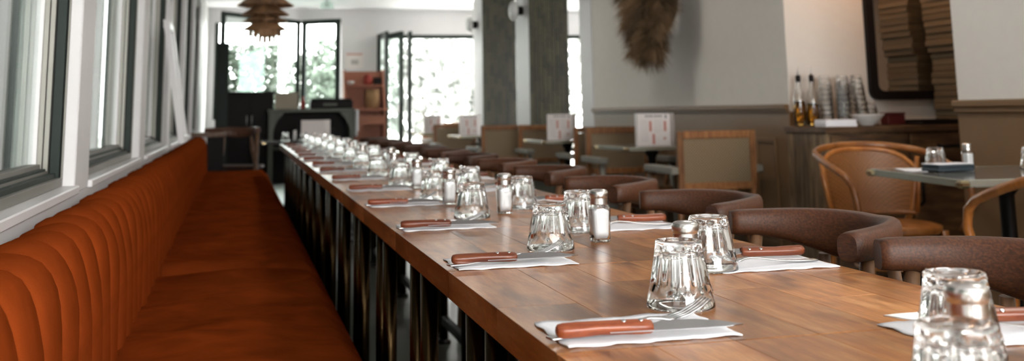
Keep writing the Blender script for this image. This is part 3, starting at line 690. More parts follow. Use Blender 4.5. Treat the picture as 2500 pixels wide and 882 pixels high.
# ================================================================== CANE ARMCHAIRS AND SMALL TABLES
def make_cane_chair():
    t = thing('cane_armchair', 'x', 'chair', (0, 0, 0), 0, 'teak armchairs with cane backs')
    # local: faces +y, back at y = 0 ; width .5
    W = 0.245
    for sx in (-1, 1):
        MB().box(sx*W-0.02, sx*W+0.02, -0.015, 0.02, 0.50, 0.862, 0.005).build('back_stile', 'teak', t)
        MB().tube([(sx*W, 0.06, 0), (sx*W, 0.0, 0.52)], [0.016, 0.022], 4).build('leg', 'teak', t)
        MB().tube([(sx*(W+0.03), 0.06, 0), (sx*(W+0.03), 0.40, 0.60)], [0.015, 0.022], 4).build('leg', 'teak', t)
        MB().tube([(sx*(W+0.03), 0.50, 0), (sx*(W+0.03), 0.42, 0.60)], [0.015, 0.022], 4).build('leg', 'greywood', t)
        MB().box(sx*(W+0.03)-0.035, sx*(W+0.03)+0.035, -0.01, 0.46, 0.60, 0.645, 0.006).build('armrest', 'greywood', t)
    MB().box(-W+0.02, W-0.02, -0.012, 0.018, 0.815, 0.862, 0.005).build('top_rail', 'teak', t)
    MB().box(-W+0.02, W-0.02, -0.012, 0.018, 0.50, 0.545, 0.005).build('lower_rail', 'teak', t)
    MB().box(-W+0.021, W-0.021, -0.003, 0.009, 0.546, 0.814).build('cane_panel', 'cane', t)
    MB().box(-W-0.02, W+0.02, 0.03, 0.48, 0.38, 0.42, 0.006).build('seat_frame', 'teak', t)
    MB().box(-W+0.03, W-0.03, 0.07, 0.44, 0.4205, 0.43, 0.003).build('seat_panel', 'cane', t)
    return t
cc0 = make_cane_chair()
CC = [(2.87, 6.12, 0, 'teak armchair with cane back turned to the camera, before the wreath wall menu table'),
      (2.93, 8.40, D2R(-3), 'cane back armchair before the second menu table, turned to the camera'),
      (2.62, 10.55, D2R(3), 'cane back armchair in front of the nearer tiled pillar'),
      (2.91, 8.03, PI, 'cane armchair facing the camera behind the nearest menu table'),
      (2.90, 10.12, PI+0.03, 'cane armchair facing the camera behind the second menu table'),
      (2.50, 12.65, PI, 'cane armchair facing the camera near the farther pillar'),
      (2.72, 14.7, PI+0.1, 'farthest cane armchair silhouetted against the bright opening')]
for i, (x, y, r, lab) in enumerate(CC):
    if i == 0: cc0.location = (x, y, 0); cc0.rotation_euler = (0, 0, r); cc0['label'] = lab
    else: dup(cc0, (x, y, 0), r, lab)

def small_table(loc, w, l, rz, label, edge='tabledge'):
    t = thing('bistro_table', label, 'table', loc, rz)
    MB().box(-w/2, w/2, -l/2, l/2, TZ-0.022, TZ, 0.002).build('table_top', 'marble', t)
    mb = MB(); e = 0.006
    mb.box(-w/2-e, -w/2, -l/2-e, l/2+e, TZ-0.026, TZ+0.0005, 0.002).box(w/2, w/2+e, -l/2-e, l/2+e, TZ-0.026, TZ+0.0005, 0.002).box(-w/2, w/2, -l/2-e, -l/2, TZ-0.026, TZ+0.0005, 0.002).box(-w/2, w/2, l/2, l/2+e, TZ-0.026, TZ+0.0005, 0.002)
    mb.build('metal_edge', edge, t)
    for sx in (-1, 1):
        for sy in (-1, 1): MB().box(sx*w/2-0.02, sx*w/2+0.02, sy*l/2-0.02, sy*l/2+0.02, TZ-0.028, TZ-0.002, 0.008).build('corner_cap', 'brass', t)
    MB().lathe([(0.21, 0), (0.21, 0.012), (0.06, 0.03), (0.032, 0.06), (0.028, 0.30), (0.04, 0.32), (0.04, 0.35), (0.028, 0.37), (0.028, 0.66), (0.05, 0.69), (0.05, TZ-0.023)], 24).build('pedestal', 'black_metal', t)
    MB().box(-0.22, 0.22, -0.02, 0.02, TZ-0.04, TZ-0.023).build('support_bar', 'black_metal', t)
    return t
small_table((2.86, 7.18, 0), 0.62, 0.62, 0, 'small marble table with menu card before the wreath wall')
small_table((2.84, 9.15, 0), 0.62, 0.62, 0, 'small marble table with menu card, second along the wreath wall')
small_table((2.62, 11.7, 0), 0.62, 0.62, 0, 'small dark table with menu card beside the tiled pillars')
small_table((2.55, 13.9, 0), 0.62, 0.62, 0, 'small table with menu card in the bright garden opening')
rt = small_table((2.80, 3.46, 0), 0.72, 0.72, D2R(-9), 'grey marble table with brass corners by the near wall')
small_table((0.56, 10.97, 0), 0.70, 0.66, 0, 'dark table beyond the end of the long row', 'black_metal')

def menu(loc, rz, w, h, label, side=0.6, prints=True):
    """free-standing folded menu card: a printed front and two receding flaps"""
    t = thing('menu_card', label, 'menu', loc, rz, 'folded menu cards')
    MB().box(-w/2, w/2, -0.0015, 0.0015, 0, h).build('front_panel', 'menu', t)
    sw = w*side
    for sx in (-1, 1):
        c, s = math.cos(D2R(62)), math.sin(D2R(62)); x0 = sx*w/2; x1 = x0 - sx*c*sw*0.15 if sx < 0 else x0+c*sw
        y1 = s*sw
        MB().add([(x0, 0.0015, 0), (x1, y1, 0), (x1, y1, h), (x0, 0.0015, h), (x0-0.003*sx, 0.0015, 0), (x1-0.003*sx, y1, 0), (x1-0.003*sx, y1, h), (x0-0.003*sx, 0.0015, h)],
                 [(0, 1, 2, 3), (7, 6, 5, 4), (0, 4, 5, 1), (3, 2, 6, 7), (1, 5, 6, 2), (0, 3, 7, 4)]).build('side_flap', 'menu', t)
    f = -0.0022
    if not prints: return t
    def bar(x, z, ww, hh, mat, nm): MB().box(x*w-ww*w/2, x*w+ww*w/2, f, -0.0016, z*h-hh*h/2, z*h+hh*h/2).build(nm, mat, t)
    for i, (bx_, bw_) in enumerate(((-0.22, 0.07), (-0.13, 0.06), (-0.05, 0.06), (0.06, 0.07), (0.15, 0.06), (0.23, 0.06))): bar(bx_, 0.915, bw_, 0.045, 'print_dark', 'heading_print')
    bar(0.38, 0.90, 0.045, 0.11, 'print_dark', 'emblem_print')
    for x, z in ((-0.10, 0.60), (0.35, 0.60), (-0.01, 0.20)): bar(x, z, 0.075, 0.32, 'print_red', 'red_strip_print')
    for z in [0.78-0.05*i for i in range(14)]:
        for x in (-0.3, 0.14): 
            if not (z < 0.4 and x > 0): bar(x, z, 0.25, 0.010, 'print_grey', 'text_line_print')
    bar(0.33, 0.22, 0.07, 0.07, 'print_red', 'emblem_print')
    return t
menu((2.83, 7.05, TZ+0.001), D2R(-8), 0.235, 0.225, 'printed menu card on the nearest small table by the wreath wall')
menu((2.72, 8.98, TZ+0.001), D2R(-8), 0.215, 0.225, 'printed menu card on the second small table, before the white pier')
menu((2.44, 11.55, TZ+0.001), D2R(-4), 0.20, 0.225, 'menu card on the table beside the farther tiled pillar')
menu((2.42, 13.75, TZ+0.001), 0, 0.22, 0.225, 'menu card silhouetted against the bright garden opening')
menu((0.70, 11.0, TZ+0.001), 0, 0.235, 0.20, 'blank backed menu card on the dark end table', prints=False)

# things on the right marble table
def rtp(dx, dy): 
    c, s = math.cos(D2R(-9)), math.sin(D2R(-9)); return (2.80+c*dx-s*dy, 3.46+s*dx+c*dy)
put_glass(*rtp(-0.13, 0.27), 'upturned tumbler beside the dark folded napkin on the marble table')
put_glass(*rtp(0.21, 0.16), 'upturned tumbler near the right edge on the marble table')
put_shaker(*rtp(-0.01, 0.24), 'salt shaker standing alone on the marble table', rz=0.2)
t = thing('folded_napkin', 'dark blue folded cloth napkin on the marble table', 'napkin', (*rtp(-0.17, 0.10), TZ+0.001), 0.05)
for i in range(2): MB().box(-0.085+i*0.004, 0.085+i*0.002, -0.05, 0.05, 0.001+i*0.013, 0.013+i*0.013, 0.004).build('fold', 'navy', t)
MB().box(-0.083, 0.083, -0.048, 0.048, 0.0275, 0.0295, 0.0008).build('paper_slip', 'paper', t)
tag(link('napkin', NAPK[2], None, (*rtp(-0.24, 0.20), TZ+0.001), (0, 0, 1.2)), 'white paper napkin at the far left corner of the marble table', 'napkin')

# ================================================================== BENTWOOD ARMCHAIRS
def make_bentwood():
    t = thing('bentwood_armchair', 'x', 'chair', (0, 0, 0), 0, 'bentwood armchairs at the marble table')
    # local: faces -y, back at +y ; hoop rises from the seat front, sweeps round as arm and back
    pts = []
    W = 0.27
    left = [(-0.235, -0.20, 0.45), (-0.255, -0.235, 0.52), (-0.27, -0.245, 0.60), (-0.275, -0.225, 0.66), (-0.28, -0.17, 0.695), (-0.285, -0.09, 0.72), (-0.288, 0.0, 0.745), (-0.28, 0.09, 0.77)]
    arc = [(-0.28*math.cos(a), 0.09+0.20*math.sin(a), 0.77+0.045*math.sin(a)) for a in [PI*k/14 for k in range(1, 14)]]
    pts = left + arc + [(-x, y, z) for x, y, z in reversed(left)]
    MB().tube(pts, 0.0155, 12).build('arm_hoop', 'bent', t)
    # inner back frame following the hoop, with a cane panel
    n = 14; top = []; bot = []; fr = []
    for k in range(n+1):
        a = PI*(0.10+0.80*k/n); x = -0.255*math.cos(a); yy = 0.09+0.175*math.sin(a)
        e = abs(k/n*2-1); zt = 0.795 - 0.11*e**3
        top.append((x, yy, zt)); bot.append((x*0.86, 0.075+0.155*math.sin(a), 0.50))
    rows = []
    for q in range(7):
        f = q/6; rows.append([tuple(b_+(t_-b_)*f for t_, b_ in zip(tp, bt)) for tp, bt in zip(top, bot)])
    back2 = [[(x*1.012, y+0.004, z) for x, y, z in r] for r in rows]
    MB().rings(rows, False, False, True, False).rings(back2, False, False, True, False).build('cane_back', 'cane_orange', t)
    MB().tube([bot[0]] + top + [bot[-1]], 0.011, 10).build('back_frame', 'bent', t)
    MB().tube(bot, 0.010, 10).build('lower_back_rail', 'bent', t)
    MB().lathe([(0.215, 0.435), (0.228, 0.445), (0.228, 0.465), (0.20, 0.474), (0.0005, 0.468)], 30).build('seat', 'bent', t)
    for sx in (-1, 1):
        MB().tube([(sx*0.20, -0.19, 0), (sx*0.175, -0.16, 0.45)], [0.012, 0.017], 12).build('leg', 'bent', t)
        MB().tube([(sx*0.20, 0.24, 0), (sx*0.18, 0.185, 0.45), (bot[0][0]*-sx*-1 if False else sx*0.205, 0.155, 0.52), (sx*0.245, 0.15, 0.76)], [0.012, 0.017, 0.014, 0.011], 12).build('leg', 'bent', t)
    MB().lathe([(0.155, 0.28), (0.163, 0.288), (0.155, 0.296), (0.147, 0.288), (0.155, 0.28)], 24, cap0=False, cap1=False).build('stretcher_ring', 'bent', t)
    return t
bc = make_bentwood(); bc.location = (2.86, 4.32, 0); bc.rotation_euler = (0, 0, D2R(-6)); bc['label'] = 'bentwood armchair with cane back on the far side of the marble table'
dup(bc, (2.57, 2.80, 0), PI+D2R(-4), 'bentwood armchair on the near side of the marble table, cut by the frame')

# ================================================================== SIDEBOARD AND ITS LOAD
SX0, SX1, SY0, SY1, SZ = 3.18, 4.75, 5.34, 5.80, 0.885
sb = thing('sideboard', 'dark reclaimed wood sideboard with iron handles in the alcove', 'sideboard', (SX0, SY0, 0))
W, Dp = SX1-SX0, SY1-SY0
MB().box(0.02, W-0.02, 0.02, Dp, 0.06, SZ-0.035).build('carcass', 'sideboard_v', sb)
MB().box(-0.012, W+0.012, -0.012, Dp+0.005, SZ-0.035, SZ, 0.004).build('top', 'sideboard', sb)
for i in range(5): MB().box(-0.001, 0.02, 0.004+i*Dp/5, (i+1)*Dp/5-0.002, 0.03, SZ-0.036, 0.003).build('plank', 'sideboard_v', sb)
for i in range(3):
    x0 = 0.025+i*(W-0.05)/3; x1 = x0+(W-0.05)/3-0.012
    d = MB().box(x0, x1, -0.001, 0.019, SZ-0.20, SZ-0.045, 0.004).build('drawer', 'sideboard', sb)
    MB().tube([(x0+(x1-x0)*0.36, -0.002, SZ-0.12), (x0+(x1-x0)*0.38, -0.03, SZ-0.12), (x0+(x1-x0)*0.62, -0.03, SZ-0.12), (x0+(x1-x0)*0.64, -0.002, SZ-0.12)], 0.010, 8).build('handle', 'black_metal', d)
    d = MB().box(x0, x1, -0.001, 0.019, 0.08, SZ-0.212, 0.004).build('door', 'sideboard', sb)
    MB().tube([(x0+0.04, -0.002, 0.60), (x0+0.04, -0.03, 0.58), (x0+0.04, -0.03, 0.46), (x0+0.04, -0.002, 0.44)], 0.009, 8).build('handle', 'black_metal', d)
MB().box(0.0, W, 0.0, Dp, 0.0, 0.06).build('plinth', 'black', sb)
def bottle(x, y, label, fill):
    t = thing('oil_bottle', label, 'bottle', (x, y, SZ+0.001), 0, 'oil bottles with pourers')
    MB().lathe([(0.034, 0), (0.036, 0.004), (0.036, 0.165), (0.030, 0.195), (0.016, 0.225), (0.014, 0.262), (0.015, 0.268), (0.012, 0.268), (0.012, 0.23), (0.026, 0.195), (0.0335, 0.163), (0.0335, 0.006)], 24).build('bottle_glass', 'glass', t)
    MB().lathe([(0.0325, 0.0075), (0.0325, fill), (0.0005, fill)], 24).build('oil', 'oil', t)
    c = MB().lathe([(0.0155, 0.2685), (0.0165, 0.275), (0.0165, 0.298), (0.010, 0.304)], 16).build('stopper', 'black', t)
    MB().tube([(0, 0, 0.303), (0.0, 0, 0.33), (0.006, 0, 0.358)], [0.005, 0.004, 0.003], 8).build('spout', 'steel', c)
bottle(3.245, 5.735, 'left amber oil bottle with pourer on the sideboard', 0.15)
bottle(3.322, 5.715, 'right amber oil bottle with pourer on the sideboard', 0.135)
ng = {}
for si, (x, y, n, lx, ly) in enumerate(((3.405, 5.70, 8, -0.0010, 0.0), (3.462, 5.605, 8, 0.0, 0.0), (3.530, 5.70, 8, -0.0016, 0.0), (3.590, 5.61, 8, -0.0046, 0.0), (3.72, 5.73, 3, 0.0, 0.0))):
    for k in range(n):
        o = link('tumbler', TUMBLER, None, (x+lx*k, y+ly*k, SZ+0.001+k*0.0305), (0.0, lx*5, random.random()*6))
        tag(o, '%s glass up in the %s stack of nested tumblers on the sideboard' % (ORD[k], ('leftmost', 'front left', 'rear middle', 'leaning right', 'short')[si]), 'glass', 'nested tumblers on the sideboard')
t = thing('napkin_stack', 'short stack of white paper napkins on the sideboard edge', 'napkins', (3.29, 5.42, SZ+0.001))
for k in range(5): MB().box(-0.10, 0.10, -0.06, 0.06, k*0.008, k*0.008+0.0075, 0.002).build('napkin', 'paper', t, (random.uniform(-0.004, 0.004), 0, 0))
MBb = MB().lathe([(0.035, 0), (0.038, 0.006), (0.07, 0.03), (0.098, 0.062), (0.10, 0.066), (0.096, 0.066), (0.066, 0.035), (0.03, 0.012), (0.0005, 0.010)], 32)
tag(MBb.build('serving_bowl', 'ceramic', None, (3.52, 5.46, SZ+0.001)), 'wide white ceramic bowl on the sideboard', 'bowl')
t = thing('red_tin', 'dark red tin behind the white bowl on the sideboard', 'tin', (3.77, 5.58, SZ+0.001))
MB().box(-0.06, 0.06, -0.04, 0.04, 0, 0.06, 0.006).build('tin_body', 'maroon', t); MB().box(-0.062, 0.062, -0.042, 0.042, 0.0605, 0.072, 0.003).build('lid', 'maroon', t)
tr = thing('serving_tray', 'dark tray with brass cutlery on the sideboard', 'tray', (3.98, 5.46, SZ+0.001))
MB().box(-0.16, 0.16, -0.09, 0.09, 0, 0.012, 0.004).build('tray_base', 'black', tr)
for sy in (-1, 1): MB().box(-0.16, 0.16, sy*0.0933-0.0027, sy*0.0933+0.0027, 0.0, 0.03, 0.002).build('tray_rim', 'black', tr)
for k in range(4):
    t = thing('brass_spoon', '%s brass spoon lying on the dark sideboard tray' % ORD[k], 'spoon', (3.92+k*0.04, 5.45+0.01*k, SZ+0.0145), 0.5+k*0.3, 'brass spoons on the tray')
    MB().tube([(-0.07, 0, 0.004), (0.0, 0, 0.006), (0.04, 0, 0.004)], [0.004, 0.003, 0.003], 8).build('stem', 'brass', t)
    MB().rings([[(x, w*math.cos(2*PI*j/10), 0.005+0.004*math.sin(2*PI*j/10)) for j in range(10)] for x, w in ((0.038, 0.004), (0.05, 0.013), (0.066, 0.015), (0.08, 0.008))]).build('bowl', 'brass', t)
# mirror on the alcove wall
mr = thing('wall_mirror', 'large black framed mirror hanging above the sideboard', 'mirror', (0, 5.845, 0))
def rrect(x0, x1, z0, z1, r, n=5):
    out = []
    for cx_, cz_, a0 in ((x1-r, z0+r, -PI/2), (x1-r, z1-r, 0), (x0+r, z1-r, PI/2), (x0+r, z0+r, PI)):
        for k in range(n+1): a = a0+PI/2*k/n; out.append((cx_+r*math.cos(a), cz_+r*math.sin(a)))
    return out
o_ = rrect(3.79, 4.62, 1.035, 2.2, 0.06); i_ = rrect(3.845, 4.565, 1.09, 2.145, 0.04)
n = len(o_)
MB().rings([[(x, 0, z) for x, z in o_], [(x, -0.035, z) for x, z in o_], [(x, -0.035, z) for x, z in i_], [(x, -0.004, z) for x, z in i_]], False, False, False).build('frame', 'black', mr)
MB().prism(i_, -0.008, -0.004, 'Y').build('mirror_glass', 'mirror', mr)
# stack of flat delivery boxes in front of the mirror
z = SZ+0.001; rg = random.Random(5)
box_me = MB().box(-0.165, 0.165, -0.165, 0.165, 0, 0.0385, 0.006).mesh('box_body', 'cardboard')
notch_me = MB().box(-0.155, -0.135, -0.1665, -0.164, 0.010, 0.026).box(0.135, 0.155, -0.1665, -0.164, 0.010, 0.026).mesh('corner_slot', 'black')
flap_me = MB().box(-0.12, 0.12, -0.1672, -0.1652, 0.004, 0.022).mesh('front_flap', 'cardboard')
for k in range(27):
    t = thing('pizza_box', '%s flat cardboard box up in the tall stack before the mirror' % (ORD[k] if k < 22 else 'twenty-%s' % ORD[k-20]), 'box', (4.36+rg.uniform(-0.006, 0.006) - 0.002*k*(k > 10), 5.60+rg.uniform(-0.008, 0.008), z), rg.uniform(-0.015, 0.015), 'stacked cardboard boxes')
    link('box_body', box_me, t); link('corner_slot', notch_me, t); link('front_flap', flap_me, t); z += 0.0395
# assumed unseen pendant lamp, inferred from the warm light in the alcove
al = thing('assumed_alcove_pendant', 'assumed unseen small warm pendant lamp hanging above the alcove sideboard', 'pendant lamp', (3.75, 5.35, CZ))
MB().tube([(0, 0, 0), (0, 0, -0.22)], 0.004, 6).build('cord', 'black', al)
MB().lathe([(0.02, -0.22), (0.05, -0.24), (0.13, -0.36), (0.128, -0.36), (0.045, -0.245), (0.015, -0.23)], 24, cap0=False, cap1=False).build('shade', 'black', al)
MB().lathe([(0.01, -0.25), (0.035, -0.29), (0.04, -0.32), (0.03, -0.345), (0.0005, -0.355)], 16).build('bulb', 'warm_glow', al)

# ================================================================== PAMPAS WREATH
wr = thing('pampas_wreath', 'big dried pampas grass wreath on the pale wall', 'wreath', (3.07, 7.50, 1.86))
MB().rings([[(0.05+0.03*math.cos(b), (0.24+0.03*math.sin(b))*math.cos(a), (0.24+0.03*math.sin(b))*math.sin(a)) for b in [2*PI*j/8 for j in range(8)]] for a in [2*PI*k/40 for k in range(41)]], False, False).build('hoop', 'bark', wr)
rg = random.Random(21)
def plume(rg):
    m = MB(); L = 0.36
    for s in range(170):
        f = rg.random(); x0 = L*f*0.8; ang = rg.uniform(0, 2*PI); rad = 0.055*math.sin(PI*(0.15+0.75*f))**0.8
        ln = rg.uniform(0.10, 0.20); w = 0.0016
        a = Vector((x0, 0, 0)); d = Vector((1, math.cos(ang)*0.35, math.sin(ang)*0.35)); b = a+Vector((ln*0.5, math.cos(ang)*rad, math.sin(ang)*rad)); c = a+Vector((ln, math.cos(ang)*rad*2.4, math.sin(ang)*rad*2.4-0.03*rg.random()))
        pw = Vector((0, -math.sin(ang), math.cos(ang)))*w*2.2
        m.add([a-pw, a+pw, b+pw, b-pw, c], [(0, 1, 2, 3), (3, 2, 4)])
    return m.mesh('plume', 'pampas')
PL = [plume(rg) for _ in range(4)]
for k in range(46):
    a = 2*PI*k/46 + rg.uniform(-0.05, 0.05); r = rg.uniform(0.08, 0.28)
    # local x of a plume points along the tangent, splayed outward
    tdir = Vector((rg.uniform(-0.3, -0.12), -math.sin(a), math.cos(a))) + Vector((0, math.cos(a), math.sin(a)))*rg.uniform(0.15, 0.75)
    tdir = Vector((tdir.x, tdir.y, tdir.z))
    if math.cos(a) > 0 or True: tdir = tdir if math.cos(a) < 0 else Vector((tdir.x, math.sin(a)*1.0+math.cos(a)*0.5, -math.cos(a)+math.sin(a)*0.5))
    q = tdir.to_track_quat('X', 'Z')
    o = link('plume', PL[k % 4], wr, (rg.uniform(-0.06, 0.0), r*math.cos(a), r*math.sin(a))); o.rotation_euler = q.to_euler()

# ================================================================== WALL LAMPS ON THE PILLARS
for i, (y, zz) in enumerate(((11.25, 2.11), (13.62, 2.15))):
    t = thing('wall_lamp', ('nearer' if i == 0 else 'farther') + ' round shell wall lamp on the side of its tiled pillar', 'wall lamp', (3.0, y, zz))
    MB().tube([(0, 0, 0), (-0.06, 0, 0)], 0.05, 16).build('wall_plate', 'black', t)
    MB().rings([[(x, r*math.cos(2*PI*j/24), r*math.sin(2*PI*j/24)) for j in range(24)] for x, r in ((-0.06, 0.045), (-0.075, 0.105), (-0.11, 0.11), (-0.135, 0.085), (-0.15, 0.04))]).build('shade', 'ceramic', t)

# ================================================================== LAYERED PENDANT LAMP
pl = thing('layered_pendant', 'layered wooden slat pendant lamp hanging over the far tables', 'pendant lamp', (0.165, 9.0, 0))
def tier(z0, r0, z1, r1, n, gap, cup=False):
    for k in range(n):
        a0 = 2*PI*(k+gap/2)/n; a1 = 2*PI*(k+1-gap/2)/n
        def P(r, a, z): return (r*math.cos(a), r*math.sin(a), z)
        am = (a0+a1)/2; th = 0.004
        vs = [P(r0, a0, z0), P(r0, a1, z0), P(r1, a1, z1), P(r1*1.01, am, z1-0.002), P(r1, a0, z1)]
        vs2 = [(x, y, z-th) for x, y, z in vs]
        MB().add(vs+vs2, [(0, 1, 2, 3, 4), (9, 8, 7, 6, 5), (0, 5, 6, 1), (1, 6, 7, 2), (2, 7, 8, 3), (3, 8, 9, 4), (4, 9, 5, 0)]).build('slat', 'veneer', pl)
tier(2.01, 0.09, 1.915, 0.235, 18, 0.03)
tier(1.925, 0.06, 1.838, 0.198, 16, 0.03)
tier(1.835, 0.07, 1.782, 0.187, 16, 0.03)
tier(1.768, 0.10, 1.712, 0.187, 16, 0.03)
tier(1.73, 0.132, 1.66, 0.140, 16, 0.06)
tier(1.68, 0.088, 1.61, 0.093, 14, 0.22)
MB().tube([(0, 0, CZ), (0, 0, 2.03)], 0.006, 8).build('cord', 'black', pl)
MB().lathe([(0.10, 2.035), (0.10, 2.025), (0.03, 2.02), (0.03, 1.70), (0.06, 1.69), (0.06, 1.68)], 16).build('core', 'veneer', pl)
MB().lathe([(0.05, CZ-0.03), (0.06, CZ)], 16).build('ceiling_rose', 'gloss_white', pl)
# little glass pendant near the far ceiling
gp = thing('glass_pendant', 'small clear glass pendant close to the far ceiling', 'pendant lamp', (1.05, 14.0, 0))
MB().tube([(0, 0, CZ), (0, 0, 2.50)], 0.004, 6).build('cord', 'black', gp)
MB().lathe([(0.02, 2.5), (0.09, 2.46), (0.10, 2.38), (0.098, 2.38), (0.085, 2.455), (0.018, 2.49)], 20, cap0=False, cap1=False).build('shade', 'pane', gp)
MB().lathe([(0.012, 2.49), (0.02, 2.43), (0.0005, 2.40)], 12).build('bulb', 'ceramic', gp)

# ================================================================== FAR END FURNITURE
t = thing('black_cabinet', 'large black cabinet against the far garden window', 'cabinet', (-0.22, 13.1, 0))
MB().box(0, 0.58, 0, 0.5, 0, 1.26, 0.008).build('body', 'black', t)
MB().box(-0.015, 0.615, -0.015, 0.5, 1.261, 1.285, 0.004).build('top', 'black', t)
for k in range(2):
    d = MB().box(0.02+k*0.285, 0.295+k*0.285, -0.012, -0.0005, 0.08, 1.22, 0.004).build('door', 'black', t)
    MB().tube([(0.27+k*0.06, -0.013, 1.0), (0.27+k*0.06, -0.03, 0.99), (0.27+k*0.06, -0.03, 0.9), (0.27+k*0.06, -0.013, 0.89)], 0.006, 8).build('handle', 'steel', d)
t = thing('dark_board', 'tall narrow dark board standing at the far left wall', 'board', (-0.30, 12.9, 0))
MB().box(0, 0.13, 0, 0.03, 0, 1.86, 0.004).build('panel', 'dark_green', t); MB().box(-0.012, 0, -0.002, 0.032, 0, 1.875).build('edge_strip', 'black', t)
# sage service station
st = thing('service_station', 'sage grey service station with arched shelf at the far end', 'console', (0.30, 12.6, 0))
MB().box(-0.01, 0.99, -0.02, 0.45, 1.03, 1.07, 0.005).build('top', 'sage', st)
for x in (0.0, 0.93): MB().box(x, x+0.05, 0, 0.43, 0, 1.03, 0.003).build('side_panel', 'sage', st)
MB().box(0.05, 0.93, 0.40, 0.43, 0.2, 1.03).build('back_panel', 'black', st)
MB().box(0.05, 0.93, 0.01, 0.40, 0.60, 0.63, 0.003).build('shelf', 'sage', st)
for sx, x0 in ((1, 0.05), (-1, 0.93)):
    MB().prism([(x0, 1.03), (x0+sx*0.12, 1.03), (x0+sx*0.10, 1.0), (x0+sx*0.05, 0.95), (x0+sx*0.02, 0.88), (x0, 0.82)], 0.0, 0.03, 'Y').build('arch_bracket', 'sage', st)
t = thing('cardboard_carton', 'beige carton standing on the sage service station', 'box', (0.50, 12.8, 1.071))
MB().box(-0.13, 0.13, -0.1, 0.1, 0, 0.19, 0.004).build('carton_body', 'beige', t); MB().box(-0.13, 0.13, -0.002, 0.002, 0.1905, 0.193).build('tape', 'paper', t)
t = thing('till', 'black till with flat lid on the sage service station', 'till', (1.02, 12.75, 1.071))
MB().box(-0.25, 0.25, -0.12, 0.12, 0, 0.09, 0.01).build('body', 'black', t); MB().box(-0.24, 0.24, -0.05, 0.11, 0.091, 0.115, 0.006).build('lid', 'black', t); MB().box(-0.1, 0.06, -0.121, -0.1205, 0.03, 0.06).build('display', 'sage', t)
tag(MB().lathe([(0.028, 0), (0.03, 0.004), (0.03, 0.08), (0.012, 0.11), (0.012, 0.13), (0.014, 0.132), (0.014, 0.145), (0.0005, 0.146)], 16).build('sauce_bottle', 'red', None, (0.69, 12.72, 1.071)), 'small red sauce bottle between carton and till', 'bottle')
t = thing('storage_crate', 'dark crate on the lower shelf of the service station', 'crate', (0.84, 12.8, 0.631))
MB().box(-0.22, 0.22, -0.12, 0.12, 0, 0.20, 0.004).build('crate_body', 'black', t); MB().box(-0.12, 0.12, -0.123, -0.1205, 0.02, 0.09).build('label_card', 'beige', t)
t = thing('hanging_towel', 'white towel hanging on the end of the service station', 'towel', (1.30, 12.6, 0))
MB().box(0.0, 0.02, -0.01, 0.2, 0.74, 1.05, 0.006).build('front_fold', 'paper', t); MB().box(0.021, 0.034, 0.0, 0.19, 0.80, 1.05, 0.004).build('rear_fold', 'paper', t)
# terracotta dresser
td = thing('terracotta_shelf', 'terracotta painted shelf unit with scalloped apron at the far wall', 'shelf unit', (1.32, 14.3, 0))
Wd = 0.56
MB().box(0, Wd, 0.30, 0.33, 0, 1.58).build('back_panel', 'terracotta', td)
for x in (0.0, Wd-0.03):
    MB().prism([(0, 0), (0.33, 0), (0.33, 1.6), (0.20, 1.6), (0.16, 1.42), (0.0, 1.06)], x, x+0.03, 'X').build('side_panel', 'terracotta', td)
MB().box(0.03, Wd-0.03, 0.17, 0.30, 1.37, 1.395).build('upper_shelf', 'terracotta', td)
MB().box(-0.02, Wd+0.03, -0.03, 0.30, 1.04, 1.07, 0.004).build('counter', 'terracotta', td)
MB().box(0.03, Wd-0.03, 0.0, 0.30, 0.45, 0.475).build('lower_shelf', 'terracotta', td)
pts = [(0.03, 0.86), (Wd-0.03, 0.86)]
for k in range(25):
    u = 1-k/24; pts.append((0.03+u*(Wd-0.06), 0.965+0.022*abs(math.sin(u*PI*4))))
MB().prism(pts, 0.0, 0.02, 'Y').build('scalloped_apron', 'terracotta', td)
MB().box(0.20, 0.23, 0.0, 0.02, 0, 0.86).build('mid_stile', 'terracotta', td)
t = thing('wicker_basket', 'tall wicker basket on the terracotta counter', 'basket', (1.71, 14.43, 1.071))
MB().lathe([(0.075, 0), (0.09, 0.02), (0.10, 0.12), (0.09, 0.22), (0.085, 0.24), (0.075, 0.24), (0.08, 0.12), (0.07, 0.02), (0.0005, 0.015)], 20).build('basket_body', 'wicker', t)
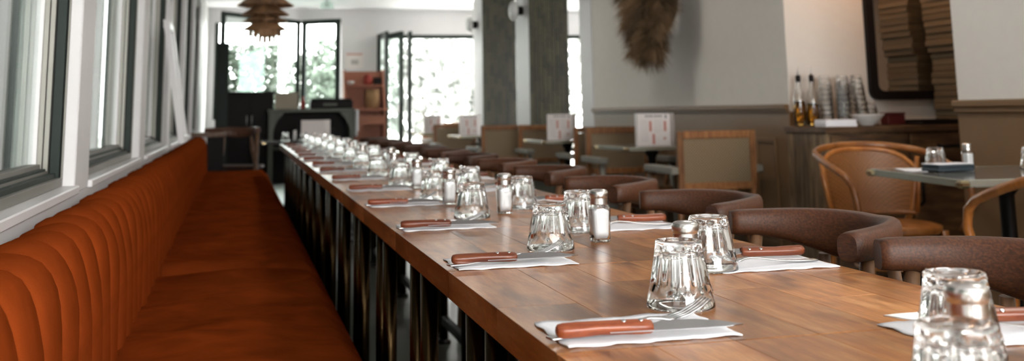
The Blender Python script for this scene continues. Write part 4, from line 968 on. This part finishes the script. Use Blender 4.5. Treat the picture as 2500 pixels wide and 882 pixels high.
MB().rings([[((0.09+0.01*math.cos(b))*math.cos(a), (0.09+0.01*math.cos(b))*math.sin(a), 0.245+0.01*math.sin(b)) for b in [2*PI*j/8 for j in range(8)]] for a in [2*PI*k/20 for k in range(21)]], False, False).build('basket_rim', 'wicker', t)
tag(MB().lathe([(0.04, 0), (0.055, 0.01), (0.06, 0.08), (0.045, 0.12), (0.05, 0.135), (0.04, 0.135), (0.035, 0.12), (0.0005, 0.02)], 20).build('red_pot', 'red', None, (1.66, 14.53, 1.396)), 'red glazed pot on the upper terracotta shelf', 'pot')
tag(MB().box(-0.05, 0.05, -0.04, 0.04, 0, 0.09, 0.006).build('black_tin', 'black', None, (1.79, 14.53, 1.396)), 'small black tin beside the red pot', 'tin')
tag(MB().lathe([(0.03, 0), (0.05, 0.02), (0.055, 0.05), (0.05, 0.05), (0.0005, 0.015)], 20).build('white_cup', 'ceramic', None, (1.42, 14.53, 1.396)), 'low white cup on the upper terracotta shelf', 'cup')
t = thing('wall_poster', 'small white poster with red heading above the terracotta shelf', 'poster', (1.62, 15.985, 1.68))
MB().box(-0.14, 0.14, -0.008, 0, 0, 0.24).build('sheet', 'menu', t); MB().box(-0.12, 0.12, -0.010, -0.008, 0.205, 0.225).build('heading_print', 'print_red', t); MB().box(-0.05, 0.06, -0.010, -0.008, 0.06, 0.13).build('figure_print', 'print_grey', t)
# potted plant at the bright opening
t = thing('potted_plant', 'small leafy potted plant in the bright opening beside the pillar', 'plant', (3.35, 15.3, 0))
MB().lathe([(0.10, 0), (0.13, 0.02), (0.15, 0.30), (0.16, 0.31), (0.15, 0.31), (0.0005, 0.29)], 20).build('pot', 'ceramic', t)
MB().tube([(0, 0, 0.29), (0.02, 0.0, 0.7), (0.0, 0.0, 1.1)], [0.018, 0.014, 0.008], 8).build('stem', 'bark', t)
f = foliage(70, 0, 0, 1.15, 0.13, 0.13, 0.2, 0.05, 77).build('foliage', 'leaf', t); f['kind'] = 'stuff'
# glasses and shaker on the dark end table
put_glass(0.42, 10.80, 'upturned tumbler at the left of the dark end table'); put_glass(0.60, 10.80, 'upturned tumbler before the menu on the dark end table')
put_shaker(0.51, 10.81, 'salt shaker between tumblers on the dark end table')
